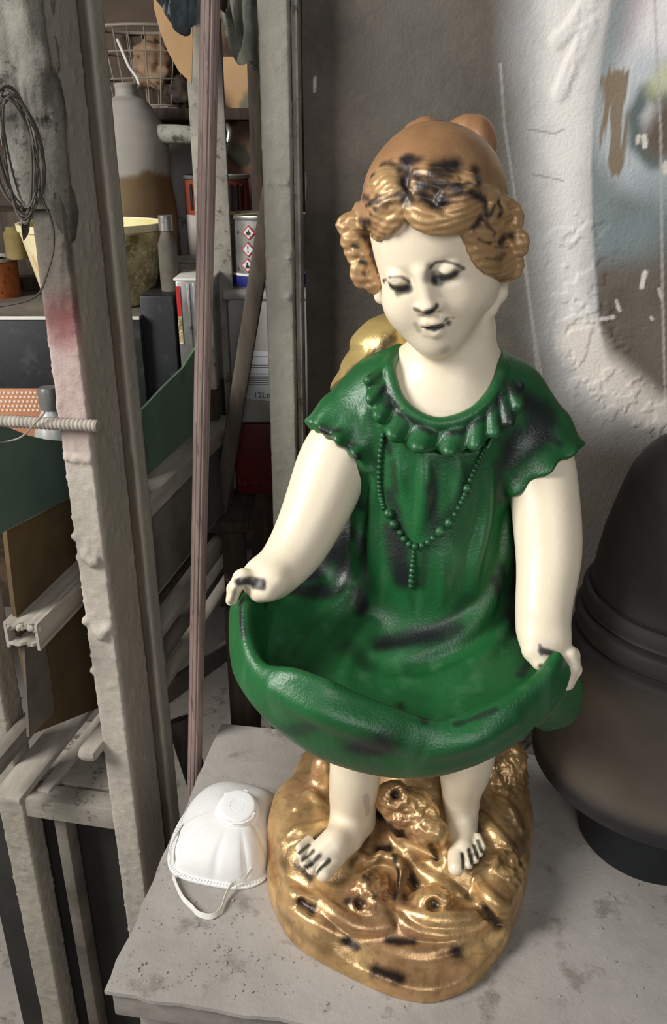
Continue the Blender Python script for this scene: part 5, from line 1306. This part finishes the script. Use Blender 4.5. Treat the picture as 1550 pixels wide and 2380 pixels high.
# tub
Yt = 1.62; xa, xb = cx(533, 850, Yt - .09), cx(722, 850, Yt - .09); zt = P(600, 678, Yt - .09)[2]; zr_ = P(600, 985, Yt - .09)[2]
xm = (xa + xb) / 2; wt = xb - xa
t = thing('paint_tub', 'tall white paint tub with a dark red foot behind the steel post', 'tub', (xm, Yt, SH))
MB().box((xm, Yt, (zr_ + zt - .012) / 2), (wt, .18, zt - .012 - zr_), None, .010).build('tub_body', M_TUBW, t)
MB().box((xm, Yt, (SH + zr_) / 2), (wt - .002, .178, zr_ - SH), None, .008).build('red_foot', M_RED, t, label='dark red lower band')
MB().box((xm, Yt, zt - .007), (wt + .010, .19, .014), None, .004).build('lid', M_TUBW, t)
yf = Yt - .0905
q = [P(x_, y_, yf) for x_, y_ in ((580, 815), (655, 818), (655, 935), (558, 925))]
lab = MB().prism([(a[0], yf, a[2]) for a in q], (0, -.0008, 0)).build('paper_label', M_PAPER, t, smooth=False, label='white paper label with small print')
lm = MB()
for y_, xs, xe in ((828, 582, 650), (848, 580, 632), (853, 580, 640), (868, 577, 634), (873, 576, 640), (878, 576, 632), (883, 575, 640), (888, 575, 636), (893, 574, 640)):
    a, b_ = P(xs, y_, yf), P(xe, y_ + 1, yf); lm.box(((a[0] + b_[0]) / 2, yf - .0011, (a[2] + b_[2]) / 2), (b_[0] - a[0], .0006, .0012))
lm.build('print_lines', M_INKG, lab)
a = P(609, 919, yf); text('12Ln', (a[0], yf - .0012, a[2]), .016, M_INKG, lab, name='lettering')
a = P(596, 1119, yf); text('ba vernice', (a[0], yf - .0008, a[2]), .017, mat_mix('faint_red_ink', srgb(120, 52, 48), srgb(130, 60, 54), 4, .6, bump=None), t)
# hazard can on the tub
zc = zt; hz = P(600, 506, 1.55)[2]
t, x = can('solvent_can', 'open metal can with hazard diamonds and yellow dried paint on the white tub', 'can', 624, 580, 1.62, zc, hz, .074, M_TIN, M_TIN, True, M_YEL)
hh = hz - zc
MB().lathe([(.0742, .004), (.0752, .005), (.0752, .022), (.0742, .023)], (x, 1.62, zc), 48).build('blue_band', M_BLUE, t)
MB().lathe([(.0742, .023), (.0748, .0235), (.0748, .027), (.0742, .0275)], (x, 1.62, zc), 48).build('white_line', M_WHITE, t)
def onc(px, py):
    d = ray(px, py); a = d[0] ** 2 + d[1] ** 2; ox, oy = -x, -1.62; b_ = ox * d[0] + oy * d[1]; c_ = ox * ox + oy * oy - .0745 ** 2
    tt = (-b_ - math.sqrt(max(b_ * b_ - a * c_, 0))) / a; return CAM + d * tt
for (px, py), sym in zip(((578, 541), (577, 580), (576, 617)), 'f!h'):
    c0 = onc(px, py); n_ = unit([c0[0] - x, c0[1] - 1.62, 0]); u_ = np.array([-n_[1], n_[0], 0]); s_ = .0128
    def dia(s, e): return [c0 + n_ * e + u_ * s, c0 + n_ * (e - .0) + np.array([0, 0, s]), c0 + n_ * e - u_ * s, c0 + n_ * e - np.array([0, 0, s])]
    lb = MB().prism(dia(s_, .0005), n_ * .0006).build('hazard_label', M_INKR, t, smooth=False, label='red-edged hazard diamond')
    MB().prism(dia(s_ * .80, .0011), n_ * .0003).build('label_field', M_PAPER, lb, smooth=False)
    def pl(poly): return [c0 + n_ * .0014 + u_ * a_ * s_ + np.array([0, 0, b_ * s_]) for a_, b_ in poly]
    sy = MB()
    if sym == '!': sy.prism(pl([(-.10, .48), (.10, .48), (.06, -.12), (-.06, -.12)]), n_ * .0003); sy.prism(pl([(.10 * cos(k), -.32 + .10 * sin(k)) for k in np.linspace(0, 6.28, 13)[:-1]]), n_ * .0003)
    elif sym == 'f': sy.prism(pl([(-.28, -.30), (.28, -.30), (.36, -.02), (.22, .18), (.16, .02), (.06, .46), (-.10, .22), (-.16, .02), (-.26, .18), (-.36, -.02)]), n_ * .0003); sy.prism(pl([(-.36, -.46), (.36, -.46), (.36, -.38), (-.36, -.38)]), n_ * .0003)
    else: sy.prism(pl([(.16 * cos(k), .24 + .18 * sin(k)) for k in np.linspace(0, 6.28, 13)[:-1]]), n_ * .0003); sy.prism(pl([(-.34, -.42), (.34, -.42), (.30, -.06), (.12, .10), (-.12, .10), (-.30, -.06)]), n_ * .0003)
    sy.build('symbol', M_INK, lb, smooth=False)
# leaning strip and pale plank
pt, pb = P(632, 430, 1.36), P(556, 905, 1.41); dd = unit(pb - pt); pb = pt + dd * ((SH - pt[2]) / dd[2])
o = MB().beam(pb, pt, .028, .014, (0, -1, 0), .006).build('leaning_strip', M_STRIP); tag(o, 'dark brown strip leaning diagonally in front of the solvent can', 'strip')
zz = P(480, 40, 1.56)[2]; x = (cx(449, 400, 1.56) + cx(526, 400, 1.56)) / 2
o = MB().box((x, 1.57, (SH + zz) / 2), (.060, .014, zz - SH), None, .002).build('pale_plank', M_STEEL); tag(o, 'pale grey-green plank standing upright directly behind the fluted pole', 'plank')
# painted backdrop board
Yq = 2.05; q = [P(x_, y_, Yq) for x_, y_ in ((505, 480), (605, 480), (605, 140), (598, 132), (520, 132), (512, 140))]; gx = np.linspace(q[0][0] - .03, q[1][0] , 40); gz_ = np.linspace(MS, q[3][2], 90)
Vb = np.array([[xx, Yq, zz_] for xx in gx for zz_ in gz_]); Fb = [(i * 90 + j, (i + 1) * 90 + j, (i + 1) * 90 + j + 1, i * 90 + j + 1) for i in range(39) for j in range(89)]
Cb = np.array(srgb(196, 158, 116)) * (1 + .5 * fbm(Vb, 14, 3, 111))[:, None]
def bb(pxs, r, col, st):
    global Cb
    d = np.full(len(Vb), 9.)
    pts = [P(*q_, Yq) for q_ in pxs]
    for a_, b_ in zip(pts[:-1], pts[1:]): d = np.minimum(d, cone(Vb, a_, b_, 0, 0))
    m = (1 - sstep(r * .5, r, d + .03 * fbm(Vb, 30, 3, 112))) * st; Cb = Cb * (1 - m[:, None]) + np.array(srgb(*col)) * m[:, None]
bb([(520, 420), (600, 460)], .06, (206, 150, 138), .9); bb([(540, 300), (600, 330)], .05, (196, 164, 138), .8); bb([(575, 250), (598, 210)], .022, (96, 104, 90), .8); bb([(545, 345), (560, 370)], .024, (92, 104, 88), .9); bb([(525, 265), (540, 280)], .02, (70, 58, 52), .8)
o = MB(); o.V = [tuple(v) for v in Vb]; o.F = Fb
bo = thing('painted_board', 'tan and pink board with green paint patches at the back of the shelves', 'board', ((gx[0] + gx[-1]) / 2, Yq, MS))
mobj('board_face', Vb, Fb, mat_paint('patchy_board', .8), bo, colors=np.clip(Cb, 0, 1)); MB().box(((gx[0] + gx[-1]) / 2, Yq + .006, (gz_[0] + gz_[-1]) / 2), (gx[-1] - gx[0], .010, gz_[-1] - gz_[0])).build('board_back', M_WOODD, bo)
# hanging sheet and rags
q = [P(x_, y_, 1.50) for x_, y_ in ((352, -30), (358, 20), (372, 75), (390, 120), (415, 165), (445, 194), (448, 100), (450, -30))]
q = [np.array([a_[0], 1.50, a_[2]]) for a_ in q]; zt = 1.165
q[0][2] = q[-1][2] = zt
o = MB().prism(q, (0, .004, 0)).build('hanging_sheet', M_TAN, smooth=False); tag(o, 'tan sheet with a curved edge hanging at the top between the posts', 'sheet')
def rag(name, top, bot, Y, mat, label, seed, nf=2, dep=.010):
    """cloth hanging from the beam: outline between two pixel rows, folded in depth"""
    n, m = 34, 40; Gr = np.zeros((m, n, 3))
    for i in range(m):
        for j in range(n):
            u_, v_ = j / (n - 1), i / (m - 1)
            t0 = P(top[0][0] + (top[1][0] - top[0][0]) * u_, -60, Y); t0[2] = 1.20
            bq = crom(np.array(bot, float), 101)[int(round(u_ * 100))]; xs, ys = bq
            b0 = P(xs, ys, Y); g = t0 * (1 - v_) + b0 * v_
            g[1] = Y + dep * sin(nf * 2 * pi * u_ + 4 * v_ + seed + 3 * fbm(np.array([[u_ * 1.5, v_ * 2, seed + 4.]]), 2, 2)[0]) * (.4 + .6 * v_) + .07 * fbm(np.array([[u_ * 2.5, v_ * 3.5, seed]]), 2, 3)[0]
            Gr[i, j] = g
    o = MB().slab(Gr, np.array([0, -1., 0]), .003).build(name, mat, angle=70); return tag(o, label, 'rag')
rag('rag', ((370, 0), (495, 0)), ((368, 5), (385, 30), (398, 52), (410, 74), (430, 80), (442, 60), (470, 52), (490, 30)), 1.30, M_RAGB, 'blue-grey rag hanging at the top left of the fluted pole', 3)
rag('rag', ((508, 0), (625, 0)), ((512, 24), (530, 95), (545, 140), (560, 152), (580, 150), (600, 175), (614, 165), (618, 90)), 1.24, M_RAGG, 'long dusty grey rag hanging at the top right of the fluted pole', 5)
rag('rag', ((498, 0), (540, 0)), ((500, 10), (508, 22), (520, 24), (532, 6)), 1.16, mat_mix('brown_rag', srgb(84, 70, 64), srgb(112, 94, 86), 6, .9), 'small brown rag tuft right beside the top of the fluted pole', 7, 2)
# dust-caked cloth wrapped round the top of the front post
n, m = 40, 90; Gr = np.zeros((m, n, 3)); 
for i in range(m):
    v_ = i / (m - 1); z = 1.2 + (onb(120, 500, -.02)[1] - 1.2) * v_; taper = 1 - .75 * sstep(.75, 1, v_)
    for j in range(n):
        th = pi * (1.05 + .95 * j / (n - 1)); rr_ = np.array([.030, .040]) * (1 + .0 * v_)
        k = .034 * fbm(np.array([[th * .8, z * 5, 1.0]]), 2.6, 5, 7)[0] + .008 * sin(th * 4 + z * 6)
        Gr[i, j] = RK(.012 + (rr_[0] + k * taper) * cos(th) * (1 + .25 * taper), .030 + (rr_[1] + k * taper * .7) * sin(th), z + (.03 * sin(th * 3) if i == m - 1 else 0))
o = MB().slab(Gr, np.array([0, -1., 0]), .002).build('dusty_cloth', M_RAGD, angle=80); tag(o, 'dark dust-caked cloth wrapped around the top of the front rack post', 'cloth')
# coil of wire hanging at the far left
cw_ = MB(); rr = np.random.RandomState(5)
t = thing('wire_coil', 'coil of thin dark wire hanging on the far left of the rack', 'wire', RK(-.02, -.02, zl(500)))
for k in range(9):
    c0 = P(48 + rr.uniform(-14, 10), 365 + rr.uniform(-14, 14), .93); s_ = 1 / scale_at(c0); ra, rb2 = rr.uniform(34, 58) * s_, rr.uniform(112, 138) * s_
    cw_.tube([c0 + np.array([ra * cos(a), .008 * sin(a * 2 + k) - .004 * k / 3, rb2 * sin(a)]) for a in np.linspace(0, 2 * pi, 48)], .0011 if k % 3 else .0018, 6)
cw_.build('wire_loops', M_WIRED, t)
d = resample(np.array([rb(95, 455, -.012), rb(122, 520, -.010), rb(124, 580, -.008), rb(108, 640, -.012), rb(92, 680, -.02), rb(60, 700, -.03), rb(-20, 716, -.04)]), .006)
MB().tube(d, .0012, 6).build('loose_end', M_WIRED, t)
d = resample(np.array([rb(105, 958, -.022), rb(80, 985, -.024), rb(45, 1018, -.02), rb(-20, 1032, -.02)]), .006)
o = MB().tube(d, .0012, 6).build('wire_tie', M_WIRE); tag(o, 'short pale wire tied round the ribbed bar', 'wire')

# ------------------------------------------------------------------ large black bell-shaped casting
BX, BY = .402, .818
def sil(px, py):
    d = ray(px, py); a = d[0] ** 2 + d[1] ** 2; t_ = (BX * d[0] + BY * d[1]) / a; q = CAM + d * t_
    return math.hypot(q[0] - BX, q[1] - BY), q[2]
bs = [sil(*q) for q in ((1549, 1012), (1520, 1030), (1490, 1056), (1462, 1092), (1440, 1140), (1418, 1190), (1398, 1245), (1384, 1295), (1374, 1330))]
r1 = [sil(*q) for q in ((1362, 1336), (1354, 1352), (1356, 1368), (1354, 1374))]
r2 = [sil(*q) for q in ((1342, 1384), (1337, 1402), (1340, 1420), (1345, 1426))]
lo_ = [sil(*q) for q in ((1330, 1440), (1322, 1465), (1308, 1510), (1288, 1570), (1266, 1630), (1246, 1680), (1238, 1702))]
top_r, top_z = bs[0]
prof = [(0, top_z + .050), (top_r * .35, top_z + .046), (top_r * .7, top_z + .028)] + bs + [(r1[0][0] - .006, bs[-1][1] - .004)] + r1 + [(r1[-1][0] - .005, r1[-1][1] - .003)] + r2 + [(r2[-1][0] - .004, r2[-1][1] - .003)] + lo_
rw, zw = lo_[-1]
prof += [(rw - .0005, zw - .002), (rw - .003, zw - .0045), (rw - .008, zw - .006), (rw - .03, zw - .006)]
zb_ = prof[-1][1]; prof += [(.080, zb_), (0, zb_)]
BELLP = prof
dn = crom(np.array([(r, z) for r, z in prof]), 260); dn[:, 0] = np.maximum(dn[:, 0], 0); dn[0, 0] = 0; dn[-1, 0] = 0
bell = thing('bell_casting', 'tall matt black bell-shaped casting with two rings at the right edge of the table', 'casting', (BX, BY, 0))
mbb = MB().lathe([tuple(q) for q in dn], (BX, BY, 0), 120); Vb = np.array(mbb.V)
an = np.arctan2(Vb[:, 1] - BY, Vb[:, 0] - BX); q3 = np.c_[np.cos(an), np.sin(an), Vb[:, 2] * 9]
dz_ = .0016 * fbm(q3 * np.array([1, 1, 2.2]), 7, 3, 121)[:, None]; rad_ = Vb - np.array([BX, BY, 0]); rad_[:, 2] = 0; ln_ = np.linalg.norm(rad_, axis=1)[:, None]
Vb = Vb + rad_ / np.maximum(ln_, 1e-6) * dz_ * (ln_ > .02)
Cb = np.tile(srgb(64, 61, 58), (len(Vb), 1)) * (1 + .5 * fbm(q3, 3, 3, 122))[:, None]
zlo = lo_[0][1]; k = sstep(zw + .005, zw + .035, Vb[:, 2]) * sstep(zlo + .01, zlo - .05, Vb[:, 2]); k = np.clip(k * (.75 + fbm(q3, 2.2, 3, 123)), 0, 1)[:, None]
Cb = Cb * (1 - k) + np.array(srgb(112, 100, 86)) * k
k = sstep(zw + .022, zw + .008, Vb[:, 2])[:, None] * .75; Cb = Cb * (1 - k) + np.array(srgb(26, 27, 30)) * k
mobj('bell_body', Vb, mbb.F, mat_paint('matt_black_spray', .68, bump=((30, .12, 4, (1, 1, 3)), (160, .2, 4))), bell, colors=np.clip(Cb, 0, 1))
MB().lathe([(0, .0005), (.086, .0005), (.0875, .004), (.0875, zb_ + .004), (0, zb_ + .004)], (BX, BY, 0), 96).build('foot', mat_mix('blue_black_rubber', srgb(20, 24, 28), srgb(30, 34, 38), 8, .5, bump=((90, .1, 3),)), bell, label='dark blue-black round foot')
# crumpled grey rags behind the statue
q = PZ(1262, 1800, 0)
crumple('crumpled_rag', (.258, .985, .042), (.05, .028, .045), M_RAGD, 'crumpled dark grey rag on the table between the statue and the black casting', 'rag', 131, .45, 22, .004, .0008)

# ------------------------------------------------------------------ respirator mask
mk = thing('face_mask', 'white cup-shaped respirator mask with a round valve lying on the table', 'mask', PZ(530, 1960, 0))
outl = [(388, 1995), (392, 2018), (408, 2036), (450, 2050), (505, 2061), (555, 2067), (600, 2056), (626, 2030), (636, 1990), (648, 1940), (662, 1895), (655, 1865), (610, 1845), (540, 1838), (480, 1852), (430, 1890), (402, 1940)]
base = resample(np.array([PZ(x_, y_, .002) for x_, y_ in outl + [outl[0]]]), .004)[:-1]; base[:, 2] = .0022
apex = P(553, 1866, .795); apx = np.array([apex[0], apex[1], 0]); hm = apex[2] - .010
nb_ = len(base); 
# smooth the outline
for _ in range(3): base = .5 * base + .25 * (np.roll(base, 1, 0) + np.roll(base, -1, 0))
cen = base.mean(0)
def ang(i): d_ = base[i] - apx; return math.atan2(d_[1], d_[0])
mm = MB(); Gm = []
ts = np.r_[np.linspace(0, 1, 40)]
inner_b = apx + (base - apx) * .92; inner_b[:, 2] = .0035
for i, t_ in enumerate(ts):
    th = t_ * pi / 2 * .97; fx = cos(th) ** .85; fz = sin(th) ** .95
    row = []
    for j in range(nb_):
        q = apx + (inner_b[j] - apx) * fx; z = .0035 + (hm - .0035) * fz
        a = ang(j)
        crease = 0
        for ac_, wd in ((-1.95, .06), (-1.35, .05), (-2.75, .06), (-.75, .08)):
            crease += -.0035 * math.exp(-((a - ac_) / wd) ** 2) * sin(pi * min(t_ * 1.25, 1)) 
        crease += .0035 * sin(a * 3.2 + 1) * sin(pi * t_)
        r_ = q - apx; r_[2] = 0; l_ = np.linalg.norm(r_) + 1e-6
        q = q + r_ / l_ * crease; q[2] = z; row.append(q)
    Gm.append(row)
Gm = np.array(Gm); V = Gm.reshape(-1, 3); V = V + np.c_[np.zeros((len(V), 2)), .0012 * fbm(V, 50, 2, 141)] 
F = [(i * nb_ + j, i * nb_ + (j + 1) % nb_, (i + 1) * nb_ + (j + 1) % nb_, (i + 1) * nb_ + j) for i in range(len(ts) - 1) for j in range(nb_)]
F.append(tuple((len(ts) - 1) * nb_ + j for j in range(nb_)))
mm.add(V, F); cup = mm.build('cup', M_CLOTHW, mk, angle=60)
fm = MB(); n = nb_
V = np.vstack([base * [1, 1, 0] + [0, 0, .0008], base * [1, 1, 0] + [0, 0, .0032], inner_b * [1, 1, 0] + [0, 0, .0052], inner_b * [1, 1, 0] + [0, 0, .0008]])
F = [(a_ * n + j, a_ * n + (j + 1) % n, ((a_ + 1) % 4) * n + (j + 1) % n, ((a_ + 1) % 4) * n + j) for a_ in range(4) for j in range(n)]
fm.add(V, F); fl_o = fm.build('flange', M_CLOTHW, mk)
em = MB()
for j in range(0, n, 1):
    for f in (.35, .65):
        q = base[j] * (1 - f) + inner_b[j] * f; em.box((q[0], q[1], .0032 + .002 * f + .0002), (.0013, .0013, .0007), None)
em.build('embossed_dots', mat_mix('embossing_grey', srgb(196, 194, 190), srgb(206, 204, 200), 6, .8, bump=None), mk)
vc = apex + np.array([0, -.004, -.002]); tilt = np.array(Matrix.Rotation(radians(16), 3, 'X') @ Matrix.Rotation(radians(4), 3, 'Y'))
vm = MB().lathe([(.0285, -.016), (.0265, -.009), (.0245, -.008), (.0245, -.003), (.0235, -.002), (.0215, -.002), (.0215, .002), (.0205, .003), (.0185, .0035), (.0090, .0035), (.0086, .0029), (.0080, .0035), (0, .0035)], vc, 48, tilt)
vl = vm.build('valve', M_VALVE, mk, label='round white plastic valve')
for a in (1.2, 2.35, -.45): MB().box(vc + tilt @ np.array([.0222 * cos(a), .0222 * sin(a), .0005]), (.003, .005, .003), tilt @ np.array(Matrix.Rotation(a, 3, 'Z')), .0005).build('clip', M_VALVE, vl)
tb = MB()
Ga = np.array([[vc + tilt @ np.array([r_ * cos(a), r_ * sin(a), -.0002]) for a in np.linspace(-1.75, -.35, 18)] for r_ in (.0215, .0238)]); tb.slab(Ga, tilt @ np.array([0, 0, 1.]), .0022)
tb.build('catch_rim', M_VALVE, vl)
def ribbon(pts, w, wd, name):
    """flat elastic band: pts 3-D, wd = direction of its width (per point)"""
    wd = np.asarray(wd, float)
    if wd.ndim == 1: wd = np.tile(wd, (len(pts), 1))
    d = resample(np.hstack([np.array(pts), wd]), .004); G_ = np.array([[q[:3] + unit(q[3:]) * w / 2, q[:3] - unit(q[3:]) * w / 2] for q in d])
    T = np.gradient(d[:, :3], axis=0); nr = np.array([unit(np.cross(unit(t_), unit(q[3:]))) for t_, q in zip(T, d)])
    return MB().slab(G_, np.repeat(nr[:, None, :], 2, 1), .0009).build(name, M_STRAP, mk, angle=70)
zt_ = [.0045, .0042, .0042, .0042, .0042, .0042, .0045, .006, .010, .014, .022, .027]
fp = [(402, 2036), (412, 2062), (426, 2088), (446, 2108), (462, 2124), (490, 2130), (512, 2116), (522, 2086), (538, 2056), (568, 2042), (586, 2015), (594, 1986)]
wds = [(.2, .3, 1)] * 2 + [(0, .6, .7)] * 3 + [(0, .5, .8)] * 2 + [(.1, .3, .9)] * 5
ribbon([PZ(x_, y_, z_) for (x_, y_), z_ in zip(fp, zt_)], .0062, wds, 'strap')
fp = [(396, 2000), (393, 1978), (404, 1950), (424, 1920), (448, 1893)]
ribbon([PZ(x_, y_, z_) for (x_, y_), z_ in zip(fp, (.012, .018, .026, .028, .022))], .0060, (.3, .3, 1), 'strap')
fp = [(632, 1850), (650, 1868), (668, 1905), (672, 1940), (660, 1965)]
ribbon([PZ(x_, y_, z_) for (x_, y_), z_ in zip(fp, (.010, .007, .0055, .0055, .0055))], .0060, (.2, .4, 1), 'strap')
# =================================================================== LIGHT
def area(name, loc, target, size, power, color=(1, 1, 1), sy=None):
    l = bpy.data.lights.new(name, 'AREA'); l.energy = power; l.color = color; l.size = size
    if sy: l.shape = 'RECTANGLE'; l.size_y = sy
    o = bpy.data.objects.new(name, l); link(o); o.location = loc
    o.rotation_euler = (Vector(target) - Vector(loc)).to_track_quat('-Z', 'Y').to_euler()
    return o
area('window_daylight', (-1.8, .10, 1.55), (.1, .8, .35), .8, 68, (1.0, .985, .95), 1.1)
area('doorway_daylight', (.42, -1.5, 1.45), (.0, 1.0, .3), 1.0, 22, (.98, .98, 1.0), 1.2)
W = bpy.data.worlds.new('workshop_air'); SC.world = W; W.use_nodes = True
W.node_tree.nodes['Background'].inputs['Color'].default_value = (.78, .82, .88, 1)
W.node_tree.nodes['Background'].inputs['Strength'].default_value = .10
SC.view_settings.view_transform = 'Standard'; SC.view_settings.look = 'None'
SC.view_settings.exposure = 0; SC.view_settings.gamma = 1
SC.view_settings.use_curve_mapping = False
